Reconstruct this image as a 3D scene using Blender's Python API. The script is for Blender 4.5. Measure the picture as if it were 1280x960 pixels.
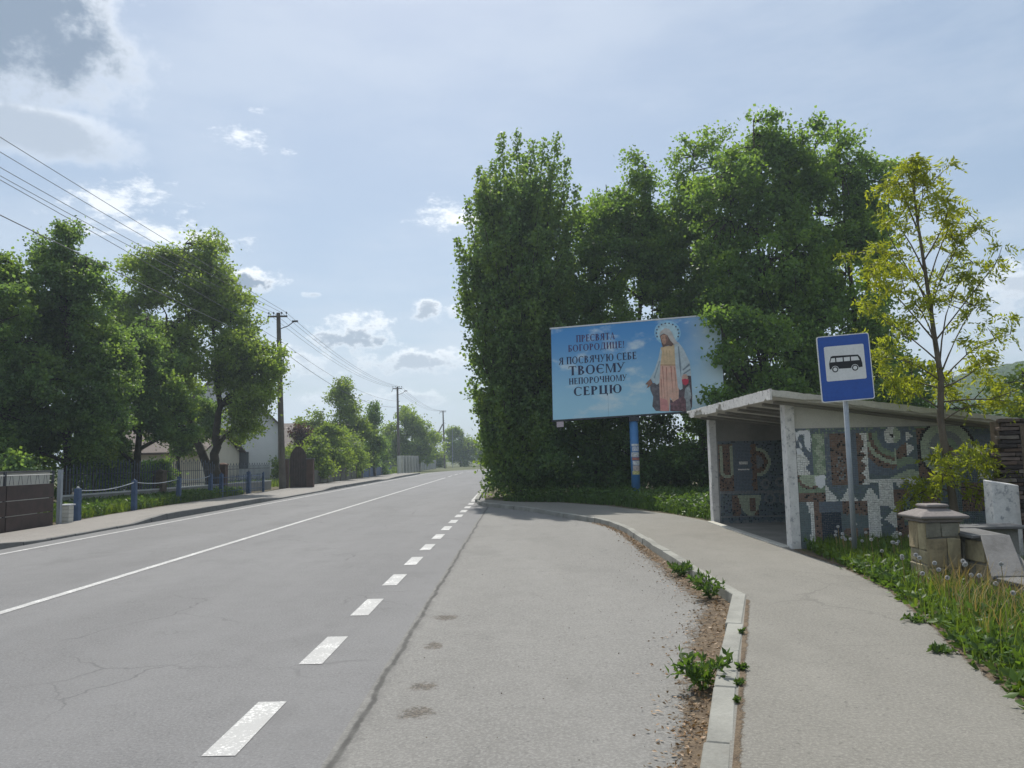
import bpy, bmesh, math, random
import numpy as np
from mathutils import Vector, Matrix
for o in list(bpy.data.objects): bpy.data.objects.remove(o)
S = bpy.context.scene
COL = S.collection
rad = math.radians

# ------------------------------------------------------------------ camera
cam = bpy.data.objects.new('camera', bpy.data.cameras.new('camera'))
COL.objects.link(cam); S.camera = cam
cam.data.sensor_width = 36; cam.data.lens = 27.0; cam.data.clip_start = .05; cam.data.clip_end = 6000
PITCH, YAW, ROLL = math.atan(92/960), math.atan(5/960), .020
Fv = Vector((-math.sin(YAW)*math.cos(PITCH), math.cos(YAW)*math.cos(PITCH), math.sin(PITCH)))
R0 = Vector((math.cos(YAW), math.sin(YAW), 0)); U0 = R0.cross(Fv)
Rv = R0*math.cos(ROLL)-U0*math.sin(ROLL); Uv = U0*math.cos(ROLL)+R0*math.sin(ROLL)
cam.matrix_world = Matrix(((Rv.x, Uv.x, -Fv.x, 0), (Rv.y, Uv.y, -Fv.y, 0), (Rv.z, Uv.z, -Fv.z, 1.7), (0, 0, 0, 1)))

# ------------------------------------------------------------------ light, sky, exposure
SUN_EL, SUN_AZ = rad(56), rad(-9)          # azimuth measured from +Y towards +X
sd = Vector((math.sin(SUN_AZ)*math.cos(SUN_EL), math.cos(SUN_AZ)*math.cos(SUN_EL), math.sin(SUN_EL)))
sl = bpy.data.lights.new('sun', 'SUN'); sl.energy = 3.1; sl.angle = rad(.7); sl.color = (1, .95, .87)
so = bpy.data.objects.new('sun', sl); COL.objects.link(so)
so.rotation_euler = sd.to_track_quat('Z', 'Y').to_euler()
VS = S.view_settings
VS.view_transform = 'Standard'; VS.look = 'None'; VS.gamma = 1; VS.exposure = .70; VS.use_curve_mapping = False
CY = S.cycles; CY.max_bounces = 6; CY.diffuse_bounces = 3; CY.glossy_bounces = 2; CY.transmission_bounces = 4; CY.volume_bounces = 0; CY.transparent_max_bounces = 6; CY.caustics_reflective = False; CY.caustics_refractive = False
W = bpy.data.worlds.new('World'); S.world = W; W.use_nodes = True
def world():
    nt = W.node_tree; N = nt.nodes; L = nt.links
    N.clear()
    out = N.new('ShaderNodeOutputWorld'); bg = N.new('ShaderNodeBackground'); bg.inputs[1].default_value = .069
    L.new(bg.outputs[0], out.inputs[0])
    sky = N.new('ShaderNodeTexSky'); sky.sky_type = 'NISHITA'; sky.sun_disc = False
    sky.sun_elevation = SUN_EL; sky.sun_rotation = SUN_AZ; sky.air_density = 1.0; sky.dust_density = 1.6; sky.ozone_density = 1.3
    tc = N.new('ShaderNodeTexCoord'); nv = N.new('ShaderNodeVectorMath'); nv.operation = 'NORMALIZE'
    L.new(tc.outputs['Generated'], nv.inputs[0])
    sp = N.new('ShaderNodeSeparateXYZ'); L.new(nv.outputs[0], sp.inputs[0])
    def mt(op, a, b=None, c=None):
        n = N.new('ShaderNodeMath'); n.operation = op
        for i, v in enumerate((a, b, c)):
            if v is None: continue
            if isinstance(v, (int, float)): n.inputs[i].default_value = v
            else: L.new(v, n.inputs[i])
        return n.outputs[0]
    def step(v, a, b):
        n = N.new('ShaderNodeMapRange'); n.interpolation_type = 'SMOOTHSTEP'
        L.new(v, n.inputs[0]); n.inputs[1].default_value = a; n.inputs[2].default_value = b
        return n.outputs[0]
    def mix(f, a, b):
        n = N.new('ShaderNodeMix'); n.data_type = 'RGBA'
        for s, v in ((n.inputs[0], f), (n.inputs[6], a), (n.inputs[7], b)):
            if isinstance(v, (int, float)): s.default_value = v
            elif isinstance(v, tuple): s.default_value = v+(1,)
            else: L.new(v, s)
        return n.outputs[2]
    az = mt('ARCTAN2', sp.outputs[0], sp.outputs[1]); el = mt('ARCSINE', sp.outputs[2])
    def noise(sx, sy, scale, det, rough=.55, w=0):
        c = N.new('ShaderNodeCombineXYZ'); L.new(mt('MULTIPLY', az, sx), c.inputs[0]); L.new(mt('MULTIPLY', el, sy), c.inputs[1]); c.inputs[2].default_value = w
        n = N.new('ShaderNodeTexNoise'); n.inputs['Scale'].default_value = scale; n.inputs['Detail'].default_value = det; n.inputs['Roughness'].default_value = rough
        L.new(c.outputs[0], n.inputs['Vector']); return n.outputs[0]
    nb = mt('SUBTRACT', noise(1, 1.25, 9, 7, .62), .5)          # lumps of the big bank
    nsm = mt('SUBTRACT', noise(1, 1.5, 34, 6, .6, 4.4), .5)        # lumps of the small clouds
    nw = mt('SUBTRACT', noise(1, 2.2, 22, 6, .68, 9.3), .5)        # wisps
    # cloud banks at their bearings: azimuth, elevation, half width, half height, noise kind, opacity
    clouds = [(-.64, .475, .22, .13, 'b', .97), (-.58, .365, .14, .04, 'b', .7), (-.335, .222, .056, .022, 's', .95), (-.38, .235, .04, .016, 's', .8), (-.215, .160, .085, .040, 's', .85),
              (-.13, .128, .12, .022, 's', .75), (-.30, .125, .13, .035, 's', .6), (-.115, .193, .046, .024, 's', .8), (-.075, .192, .045, .020, 's', .75), (-.18, .08, .16, .016, 's', .6), (-.085, .31, .06, .03, 'w', .8),
              (-.335, .395, .06, .03, 'w', .7), (.62, .175, .13, .05, 's', .6), (-.45, .27, .12, .035, 'w', .75), (-.49, .30, .10, .04, 'w', .7), (-.26, .21, .02, .006, 's', .5)]
    cv = N.new('ShaderNodeCombineXYZ'); L.new(az, cv.inputs[0]); L.new(el, cv.inputs[1])
    def vm(op, a, b=None, c=None):
        n = N.new('ShaderNodeVectorMath'); n.operation = op
        for i, v in enumerate((a, b, c)):
            if v is None: continue
            if isinstance(v, tuple): n.inputs[i].default_value = v
            else: L.new(v, n.inputs[i])
        return n.outputs['Value' if op in ('LENGTH', 'DOT_PRODUCT') else 'Vector']
    amp = {'b': mt('MULTIPLY_ADD', nb, 1.7, .93), 's': mt('MULTIPLY_ADD', nsm, 2.3, .72), 'w': mt('MULTIPLY_ADD', nw, 4.2, .72)}
    mask = core = None
    for a, e, wa, we, k, op in clouds:
        q = vm('MULTIPLY_ADD', cv.outputs[0], (1/wa, 1/we, 0), (-a/wa, -e/we, 0)); r = vm('LENGTH', q)
        d = mt('MINIMUM', mt('SUBTRACT', amp[k], r), mt('SUBTRACT', 1.5, r))
        m = mt('MULTIPLY', step(d, 0, .5 if k != 'w' else .9), op)
        c_ = step(mt('ADD', d, vm('DOT_PRODUCT', q, (0, -.38, 0))), -.08 if k == 'b' else .14, .42 if k == 'b' else .62) if k != 'w' else None
        mask = m if mask is None else mt('MAXIMUM', mask, m); core = core if c_ is None else mt('MULTIPLY', c_, m) if core is None else mt('MAXIMUM', core, mt('MULTIPLY', c_, m))
    # cumulus added outside the view to brighten shaded sides; cores dark only towards the sun
    fld = mt('MULTIPLY', step(noise(1, 1.5, 3.4, 7, .55, 2.2), .49, .60), mt('MULTIPLY', step(mt('ABSOLUTE', az), .85, 1.15), step(el, .02, .12)))
    mask = mt('MAXIMUM', mask, mt('MULTIPLY', fld, .9))
    core = mt('MULTIPLY', core, step(vm('DOT_PRODUCT', nv.outputs[0], tuple(sd)), -.1, .6))
    # thin streaky veil over the whole sky and a layer of flat stratus near the horizon
    veil = step(noise(1, 3.0, 3.1, 5, .6, 7.7), .36, .70)
    low = mt('MULTIPLY', step(noise(1, 6, 4.5, 5, .6, 1.9), .40, .66), step(el, .30, .05))
    c = mix(.42, sky.outputs[0], (3.4, 4.55, 5.9))
    c = mix(mt('MULTIPLY', veil, .28), c, (7.0, 7.6, 8.4))
    c = mix(mt('MULTIPLY', low, .7), c, (6.2, 6.8, 7.7))
    cc = mix(core, (10.8, 11.0, 11.2), (2.0, 2.7, 3.75))
    c = mix(mask, c, cc)
    L.new(c, bg.inputs[0])
world()
W.cycles.sampling_method = 'MANUAL'; W.cycles.sample_map_resolution = 256

# ------------------------------------------------------------------ helpers
RNG = np.random.default_rng(7)
random.seed(5)
def V(*a): return np.array(a, float)
class MB:
    def __init__(s): s.v = []; s.f = []; s.m = []
    def add(s, vs, fs, m=0):
        n = len(s.v); s.v += [tuple(map(float, p)) for p in vs]
        for f in fs: s.f.append([i+n for i in f]); s.m.append(m)
        return s
    def box(s, a, b, m=0, rz=0, c=None):
        x0, y0, z0 = a; x1, y1, z1 = b
        p = [(x0, y0, z0), (x1, y0, z0), (x1, y1, z0), (x0, y1, z0), (x0, y0, z1), (x1, y0, z1), (x1, y1, z1), (x0, y1, z1)]
        if rz:
            cx, cy = c if c else ((x0+x1)/2, (y0+y1)/2); q, w = math.cos(rz), math.sin(rz)
            p = [(cx+(x-cx)*q-(y-cy)*w, cy+(x-cx)*w+(y-cy)*q, z) for x, y, z in p]
        return s.hexa(p, m)
    def hexa(s, p, m=0):
        return s.add(p, [(0, 3, 2, 1), (4, 5, 6, 7), (0, 1, 5, 4), (1, 2, 6, 5), (2, 3, 7, 6), (3, 0, 4, 7)], m)
    def prism(s, poly, off, m=0):
        n = len(poly); q = [tuple(np.array(p, float)+np.array(off, float)) for p in poly]
        return s.add(list(poly)+q, [list(range(n))[::-1], list(range(n, 2*n))]+[(i, (i+1) % n, n+(i+1) % n, n+i) for i in range(n)], m)
    def tube(s, pts, r, n=8, m=0, cap=True, phase=0):
        pts = [np.array(p, float) for p in pts]
        if not hasattr(r, '__len__'): r = [r]*len(pts)
        vs = []
        for i, p in enumerate(pts):
            t = pts[min(i+1, len(pts)-1)]-pts[max(i-1, 0)]; t /= (np.linalg.norm(t)+1e-9)
            a = np.cross(t, V(0, 0, 1) if abs(t[2]) < .9 else V(1, 0, 0)); a /= np.linalg.norm(a); b = np.cross(t, a)
            for k in range(n):
                g = phase+2*math.pi*k/n; vs.append(p+r[i]*(math.cos(g)*a+math.sin(g)*b))
        fs = [(i*n+k, i*n+(k+1) % n, (i+1)*n+(k+1) % n, (i+1)*n+k) for i in range(len(pts)-1) for k in range(n)]
        if cap: fs += [list(range(n))[::-1], list(range((len(pts)-1)*n, len(pts)*n))]
        return s.add(vs, fs, m)
    def lathe(s, c, prof, n=12, m=0, phase=0):
        vs = [(c[0]+r*math.cos(phase+2*math.pi*k/n), c[1]+r*math.sin(phase+2*math.pi*k/n), c[2]+z) for r, z in prof for k in range(n)]
        fs = [(i*n+k, i*n+(k+1) % n, (i+1)*n+(k+1) % n, (i+1)*n+k) for i in range(len(prof)-1) for k in range(n)]
        fs += [list(range(n))[::-1], list(range((len(prof)-1)*n, len(prof)*n))]
        return s.add(vs, fs, m)
    def mesh(s, name, mats, off=(0, 0, 0), smooth=False, bevel=0):
        me = bpy.data.meshes.new(name)
        me.from_pydata([(x-off[0], y-off[1], z-off[2]) for x, y, z in s.v], [], s.f)
        for q in (mats if isinstance(mats, (list, tuple)) else [mats]): me.materials.append(q)
        if len(set(s.m)) > 1: me.polygons.foreach_set('material_index', s.m)
        b = bmesh.new(); b.from_mesh(me)
        bmesh.ops.recalc_face_normals(b, faces=b.faces)
        if bevel: bmesh.ops.bevel(b, geom=b.edges[:], offset=bevel, segments=1, affect='EDGES', clamp_overlap=True)
        b.to_mesh(me); b.free()
        if smooth: me.polygons.foreach_set('use_smooth', [True]*len(me.polygons))
        me.update(); return me
    def build(s, name, mats, parent=None, smooth=False, bevel=0):
        return link(name, s.mesh(name, mats, rootloc(parent), smooth, bevel), parent)
def rootloc(p):
    while p is not None and p.parent is not None: p = p.parent
    return tuple(p.location) if p is not None else (0, 0, 0)
def link(name, me, parent=None, loc=None):
    o = bpy.data.objects.new(name, me); COL.objects.link(o)
    if parent is not None: o.parent = parent
    if loc is not None:
        r = rootloc(parent); o.location = [loc[i]-r[i] for i in range(3)]
    return o
def tag(o, label=None, cat=None, group=None, kind=None):
    for k, v in (('label', label), ('category', cat), ('group', group), ('kind', kind)):
        if v: o[k] = v
    return o
def thing(name, label, cat, loc, group=None):
    o = bpy.data.objects.new(name, None); COL.objects.link(o); o.location = loc; o.empty_display_size = .2
    return tag(o, label, cat, group)
def copy_tree(o, parent=None):
    c = o.copy(); COL.objects.link(c); c.parent = parent
    for ch in o.children: copy_tree(ch, c)
    return c
def fast(name, v, tri, mats, parent=None, midx=None, off=None):
    """big triangle mesh from numpy arrays"""
    r = np.array(rootloc(parent) if off is None else off, np.float32)
    v = (np.asarray(v, np.float32)-r); tri = np.asarray(tri, np.int32)
    me = bpy.data.meshes.new(name)
    me.vertices.add(len(v)); me.vertices.foreach_set('co', v.ravel())
    me.loops.add(tri.size); me.loops.foreach_set('vertex_index', tri.ravel())
    me.polygons.add(len(tri)); me.polygons.foreach_set('loop_start', np.arange(0, tri.size, 3, dtype=np.int32))
    for q in (mats if isinstance(mats, (list, tuple)) else [mats]): me.materials.append(q)
    if midx is not None: me.polygons.foreach_set('material_index', np.asarray(midx, np.int32))
    me.update(calc_edges=True)
    return link(name, me, parent)
def sheet(name, poly, z, m, parent=None, cuts=0):
    b = bmesh.new(); f = b.faces.new([b.verts.new((x, y, z)) for x, y in poly]); b.normal_update()
    if f.normal.z < 0: f.normal_flip()
    bmesh.ops.triangulate(b, faces=b.faces[:])
    me = bpy.data.meshes.new(name); b.to_mesh(me); b.free(); me.materials.append(m)
    return link(name, me, parent)

# ------------------------------------------------------------------ materials
class NT:
    def __init__(s, name):
        s.mat = bpy.data.materials.new(name); s.mat.use_nodes = True
        s.t = s.mat.node_tree; s.N = s.t.nodes; s.L = s.t.links; s.N.clear()
        s.out = s.N.new('ShaderNodeOutputMaterial'); s.bs = s.N.new('ShaderNodeBsdfPrincipled'); s.L.new(s.bs.outputs[0], s.out.inputs[0])
        s.tc = s.N.new('ShaderNodeTexCoord'); s.geo = s.N.new('ShaderNodeNewGeometry')
        s.pos = s.geo.outputs['Position']
    def put(s, sock, v):
        if isinstance(v, (int, float)): sock.default_value = v
        elif isinstance(v, (tuple, list)): sock.default_value = tuple(v)+((1,) if len(v) == 3 and len(sock.default_value) == 4 else ())
        else: s.L.new(v, sock)
    def math(s, op, a, b=None, c=None):
        n = s.N.new('ShaderNodeMath'); n.operation = op
        for i, v in enumerate((a, b, c)):
            if v is not None: s.put(n.inputs[i], v)
        return n.outputs[0]
    def noise(s, scale, det=4, rough=.55, vec=None, stretch=None, out=0):
        n = s.N.new('ShaderNodeTexNoise'); n.inputs['Scale'].default_value = scale; n.inputs['Detail'].default_value = det; n.inputs['Roughness'].default_value = rough
        vec = vec if vec is not None else s.pos
        if stretch:
            m = s.N.new('ShaderNodeMapping'); m.inputs['Scale'].default_value = stretch; s.L.new(vec, m.inputs[0]); vec = m.outputs[0]
        s.L.new(vec, n.inputs['Vector']); return n.outputs[out]
    def vor(s, scale, feat='F1', vec=None, out='Distance', rnd=1):
        n = s.N.new('ShaderNodeTexVoronoi'); n.feature = feat; n.inputs['Scale'].default_value = scale; n.inputs['Randomness'].default_value = rnd
        s.L.new(vec if vec is not None else s.pos, n.inputs['Vector']); return n.outputs[out]
    def step(s, v, a, b, lo=0, hi=1):
        n = s.N.new('ShaderNodeMapRange'); n.interpolation_type = 'SMOOTHSTEP'; s.put(n.inputs[0], v)
        for i, q in enumerate((a, b, lo, hi)): n.inputs[i+1].default_value = q
        return n.outputs[0]
    def mix(s, f, a, b, mode='MIX'):
        n = s.N.new('ShaderNodeMix'); n.data_type = 'RGBA'; n.blend_type = mode
        s.put(n.inputs[0], f); s.put(n.inputs[6], a); s.put(n.inputs[7], b); return n.outputs[2]
    def bump(s, h, dist, strength=1):
        n = s.N.new('ShaderNodeBump'); n.inputs['Distance'].default_value = dist; n.inputs['Strength'].default_value = strength
        s.L.new(h, n.inputs['Height']); s.L.new(n.outputs[0], s.bs.inputs['Normal'])
    def done(s, col, rough=.8, spec=.3, metal=0):
        s.put(s.bs.inputs['Base Color'], col); s.put(s.bs.inputs['Roughness'], rough)
        s.bs.inputs['Specular IOR Level'].default_value = spec; s.bs.inputs['Metallic'].default_value = metal
        return s.mat
def sc(c, k): return tuple(min(1, x*k) for x in c)
def M(name, col, rough=.8, var=.18, scale=4, bump=.002, bscale=60, spec=.3, metal=0, col2=None, thr=(.4, .65)):
    t = NT(name)
    n = t.noise(scale, 6, .6)
    c = t.mix(t.step(n, .3, .7), sc(col, 1-var), sc(col, 1+var))
    if col2: c = t.mix(t.step(t.noise(scale*1.7, 7, .65), *thr), c, col2)
    fine = t.noise(bscale, 4, .6)
    c = t.mix(.22, c, t.mix(fine, (0, 0, 0), sc(col, 2)))
    if bump: t.bump(fine, bump)
    return t.done(c, rough, spec, metal)
def leafmat(name, col, var=.35, trans=1.7, tw=.42, yellow=(1.25, 1.1, .6)):
    t = NT(name)
    r = t.geo.outputs['Random Per Island']
    c = t.mix(r, sc(col, 1-var), sc(col, 1+var))
    c = t.mix(t.step(t.noise(.9, 3), .42, .68, 0, .7), c, tuple(col[i]*yellow[i]*1.25 for i in range(3)))
    t.put(t.bs.inputs['Base Color'], c); t.bs.inputs['Roughness'].default_value = .5; t.bs.inputs['Specular IOR Level'].default_value = .35
    tr = t.N.new('ShaderNodeBsdfTranslucent')
    t.L.new(t.mix(1, c, (trans*1.25, trans*1.15, trans*.5), 'MULTIPLY'), tr.inputs[0])
    ms = t.N.new('ShaderNodeMixShader'); ms.inputs[0].default_value = tw
    t.L.new(t.bs.outputs[0], ms.inputs[1]); t.L.new(tr.outputs[0], ms.inputs[2]); t.L.new(ms.outputs[0], t.out.inputs[0])
    return t.mat

def asphalt(name, col, cracks=0, track=False, seam=False, stains=(), tone=.12):
    t = NT(name)
    big = t.noise(.35, 5, .6, stretch=(1.6, .35, 1)); mid = t.noise(3.2, 5, .6); fine = t.noise(48, 4, .75); grit = t.vor(60); pit = t.noise(22, 5, .75)
    c = t.mix(t.step(big, .3, .7), sc(col, 1-tone), sc(col, 1+tone))
    c = t.mix(t.step(mid, .3, .75, 0, .35), c, sc(col, .72))
    c = t.mix(t.step(fine, .42, .66, 0, .5), c, sc(col, 1.8))
    c = t.mix(t.step(grit, .2, .05, 0, .6), c, sc(col, .35))
    c = t.mix(t.step(pit, .56, .68, 0, .55), c, sc(col, .4))
    h = fine
    sx = t.N.new('ShaderNodeSeparateXYZ'); t.L.new(t.pos, sx.inputs[0])
    if track:      # paler wheel-polished lanes and a few old repair patches
        wv = t.math('ABSOLUTE', t.math('SINE', t.math('MULTIPLY', t.math('ADD', sx.outputs[0], .35), math.pi/2.05)))
        c = t.mix(t.math('MULTIPLY', t.step(wv, .55, .95, 0, .28), t.step(t.noise(.5, 4), .3, .65)), c, sc(col, 1.28))
    blot = t.noise(.8, 6, .62, stretch=(1, .6, 1)); c = t.mix(t.step(blot, .53, .68, 0, .30), c, sc(col, .66)); c = t.mix(t.step(t.noise(1.7, 5, .6), .55, .72, 0, .22), c, sc(col, 1.35))
    if cracks:
        w = t.N.new('ShaderNodeVectorMath'); w.operation = 'MULTIPLY_ADD'
        n = t.N.new('ShaderNodeTexNoise'); n.inputs['Scale'].default_value = 2.5; n.inputs['Detail'].default_value = 5; t.L.new(t.pos, n.inputs['Vector'])
        t.L.new(n.outputs['Color'], w.inputs[0]); w.inputs[1].default_value = (.5, .5, 0); t.L.new(t.pos, w.inputs[2])
        e = t.vor(.55, 'DISTANCE_TO_EDGE', w.outputs[0])
        cr = t.math('MULTIPLY', t.step(e, .010, .002), t.step(t.noise(.4, 2), .5, .62))
        e2 = t.vor(6, 'DISTANCE_TO_EDGE', w.outputs[0])
        cr2 = t.math('MULTIPLY', t.step(e2, .05, .01), t.step(t.noise(.9, 3), .52, .68, 0, .55))
        c = t.mix(t.math('MULTIPLY', t.math('MAXIMUM', cr, cr2), cracks), c, sc(col, .3))
    sp = t.N.new('ShaderNodeSeparateXYZ'); t.L.new(t.pos, sp.inputs[0])
    if seam:
        d = t.math('ABSOLUTE', t.math('ADD', t.math('ADD', sp.outputs[0], 1.075), t.math('MULTIPLY', t.math('SUBTRACT', t.noise(1.3, 6, .65), .5), .13)))
        c = t.mix(t.math('MULTIPLY', t.step(d, .034, .008), t.step(t.noise(4, 4), .25, .55, .35, .95)), c, sc(col, .22))
        c = t.mix(t.math('MULTIPLY', t.step(d, .11, .01, 0, .5), t.step(t.noise(5, 5, .7), .35, .6)), c, sc(col, .5))
    for x, y, rx, ry in stains:
        q = t.math('ADD', t.math('POWER', t.math('DIVIDE', t.math('SUBTRACT', sp.outputs[0], x), rx), 2), t.math('POWER', t.math('DIVIDE', t.math('SUBTRACT', sp.outputs[1], y), ry), 2))
        q = t.math('ADD', q, t.math('MULTIPLY', t.math('SUBTRACT', t.noise(13, 6, .8), .5), 5.5))
        c = t.mix(t.step(q, 1.1, .1, 0, .85), c, t.mix(t.step(fine, .4, .6), (.035, .032, .027), (.12, .098, .075)))
    t.bump(h, .004, .8)
    return t.done(c, .82, .35)

mRoad = asphalt('road_asphalt', (.142, .142, .143), cracks=.42, track=True)
mBay = asphalt('bay_asphalt', (.168, .165, .155), cracks=.25, seam=True, stains=((-.80, 8.45, .15, .17), (-.74, 5.95, .11, .12), (-.72, 5.35, .14, .14), (-.8, 7.2, .09, .16)))
mWalk = asphalt('pavement_asphalt', (.168, .162, .143), cracks=.3, tone=.10)
mWalkL = asphalt('far_pavement_asphalt', (.20, .188, .172), tone=.1)
mKerb = M('kerb_concrete', (.25, .25, .225), .9, .22, 1.8, .004, 45, col2=(.17, .165, .145), thr=(.52, .72))
mKerbD = M('kerb_concrete_grey', (.15, .15, .145), .9, .15, 3, .003)
def paintmat():
    t = NT('road_paint'); n = t.noise(38, 6, .7); n2 = t.noise(3, 4)
    w = t.step(t.math('ADD', n, t.math('MULTIPLY', n2, .5)), .60, .74, 0, .62)
    w = t.math('MAXIMUM', w, t.step(t.noise(70, 5, .8), .55, .62, 0, .7))
    t.bump(n, .002); return t.done(t.mix(w, (.70, .70, .68), (.2, .2, .2)), .75, .3)
mPaint = paintmat()
mGround = M('meadow_soil', (.085, .095, .04), .95, .3, .5, .02, 20)
mVerge = M('verge_soil', (.10, .085, .05), .95, .3, 3, .02, 20)
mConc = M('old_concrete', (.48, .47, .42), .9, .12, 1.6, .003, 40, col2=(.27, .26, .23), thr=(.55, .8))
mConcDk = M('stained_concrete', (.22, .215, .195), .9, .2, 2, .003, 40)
mWhitewash = M('flaking_whitewash', (.66, .65, .62), .9, .10, 7, .004, 30, col2=(.30, .31, .32), thr=(.54, .66))
mPlaster = M('pale_blue_grey_plaster', (.40, .42, .45), .9, .15, 3, .003, 40, col2=(.62, .61, .58), thr=(.48, .56))
mRoofEdge = M('chipped_white_fascia', (.66, .64, .6), .9, .12, 7, .006, 25, col2=(.22, .20, .17), thr=(.56, .66))
mGrout = M('mosaic_grout', (.24, .245, .24), .95, .15, 6)
mBlue = M('blue_pole_paint', (.06, .19, .40), .45, .1, 4, .001, 80, .4)
mBluePost = M('faded_blue_post_paint', (.05, .085, .16), .6, .25, 5, .002, 40)
mGalv = M('galvanised_steel', (.30, .33, .36), .5, .12, 6, .0005, 80, .4, .35)
mSteelDk = M('dark_steel', (.045, .048, .055), .5, .2, 5, .0005)
mWoodDk = M('brown_painted_wood', (.062, .042, .036), .75, .3, 3, .003, 30)
mTimber = M('weathered_timber', (.11, .085, .06), .85, .3, 5, .004, 30)
mPoleC = M('pole_concrete', (.115, .10, .085), .9, .2, 2, .003, 40)
mPoleW = M('pole_whitewash', (.5, .5, .48), .9, .1, 3)
mWire = M('wire_aluminium', (.13, .135, .145), .6, .1, 3, 0)
mCeram = M('insulator_glass', (.08, .09, .09), .25, .1, 3, 0)
mBark = M('bark', (.055, .045, .034), .95, .35, 3, .02, 14)
mBarkL = M('smooth_bark', (.12, .10, .075), .9, .25, 5, .008, 22)
mStone = [M('wall_stone_%d' % i, c, .9, .25, 5, .008, 25, col2=sc(c, .55), thr=(.5, .7)) for i, c in enumerate([(.30, .245, .15), (.34, .29, .18), (.26, .23, .16), (.21, .20, .16), (.36, .25, .12)])]
mCap = M('grey_cast_cap', (.20, .18, .17), .85, .15, 5, .003, 40, col2=(.15, .14, .13), thr=(.55, .7))
mSlab = M('grey_coping_slab', (.13, .13, .128), .85, .18, 3, .004, 30, col2=(.085, .083, .08), thr=(.5, .7))
mBrickDk = [M('old_brick_%d' % i, c, .95, .3, 8, .006, 30) for i, c in enumerate([(.10, .07, .055), (.075, .058, .05), (.13, .10, .085), (.05, .042, .04), (.16, .14, .12)])]
mBrick = M('red_brown_brick', (.10, .06, .046), .9, .2, 5, .003, 30)
mHouse = M('white_house_render', (.74, .76, .78), .9, .05, 1, .002)
mCream = M('cream_house_render', (.62, .56, .45), .9, .06, 1, .002)
mTileR = M('brown_roof_sheet', (.10, .075, .065), .7, .2, 2, .003)
mGlass = M('window_glass', (.04, .05, .06), .1, .1, 2, 0, spec=.6)
mWhite = M('white_paint', (.72, .73, .74), .6, .05, 5, .0005)
mFluff = M('dandelion_fluff', (.75, .75, .74), .9, .04, 5, 0)

# ------------------------------------------------------------------ the setting: ground, road, bay, pavements
def roadpt(Y, off):
    """centre line of the carriageway: straight, then a bend to the right; returns the point at lateral offset off"""
    if Y <= 92: return (-6.12-.0075*(Y-10)+off, Y)
    a = (Y-92)/75.0; cx = -6.12-.0075*82+75
    r = 75-off
    return (cx-r*math.cos(a), 92+r*math.sin(a))
YS = [-14, -6, 0, 4, 8, 12, 16, 20, 25, 30, 35, 40, 50, 60, 70, 80, 92, 98, 104, 110, 118, 126, 134, 142, 150, 160, 170, 180]
def strip(name, ys, o0, o1, z, m, parent=None, step=None):
    mb = MB(); P = []
    for y in ys: P += [roadpt(y, o0)+(z,), roadpt(y, o1)+(z,)]
    mb.add(P, [(2*i, 2*i+1, 2*i+3, 2*i+2) for i in range(len(ys)-1)]); return mb.build(name, m, parent)
g = MB()
n = 24
ring = [(1100*math.cos(2*math.pi*k/n), 1100*math.sin(2*math.pi*k/n), -.06) for k in range(n)]
g.add(ring, [list(range(n))]); tag(g.build('ground', mGround), kind='structure')
road = tag(strip('road', YS, -4.75, 5.3, 0, mRoad), kind='structure')
# the bus bay lies a few millimetres over the carriageway edge
KF = [(-.6, -1.5), (-.1, .9), (.3, 2.2), (.87, 4.03), (1.18, 5.02), (1.69, 6.68), (2.36, 8.84), (2.35, 10), (2.335, 12.5), (2.33, 15), (2.31, 17), (2.2, 18.6), (1.92, 19.8), (1.5, 20.9), (.9, 22.7), (.26, 24.5), (-.4, 25.9), (-1.12, 27.1), (-1.5, 28.4), (-1.68, 30), (-1.75, 32), (-1.9, 45), (-2.1, 70), (-2.25, 92)]
bay = tag(sheet('bus_bay', [(-1.13, -8), (-.75, -8)]+[(x+.03, y) for x, y in KF[:19]]+[(-1.45, 29.2), (-1.13, 24)], .005, mBay), kind='structure')
# painted lines
mk = tag(strip('edge_line', YS, -4.13, -4.01, .005, mPaint), kind='structure')
tag(strip('centre_line', YS[:15], -.065, .065, .005, mPaint), kind='structure')
for y0 in (73, 81, 89, 98, 108, 118): tag(strip('centre_dash', [y0, y0+2, y0+5], -.065, .065, .005, mPaint), kind='structure')
dm = MB(); dm.add([(-.1, 0, 0), (.1, 0, 0), (.1, 1, 0), (-.1, 1, 0)], [(0, 1, 2, 3)]); dme = dm.mesh('lane_dash', mPaint)
for k in range(17):
    y = .65+2*k-2
    o = link('lane_dash', dme); o.location = (-1.78, y, .004); tag(o, kind='structure')
tag(strip('right_edge_line', [31.5, 35, 40, 50, 60, 75, 92, 104, 118, 134, 150], 4.36, 4.47, .004, mPaint), kind='structure')

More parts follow.
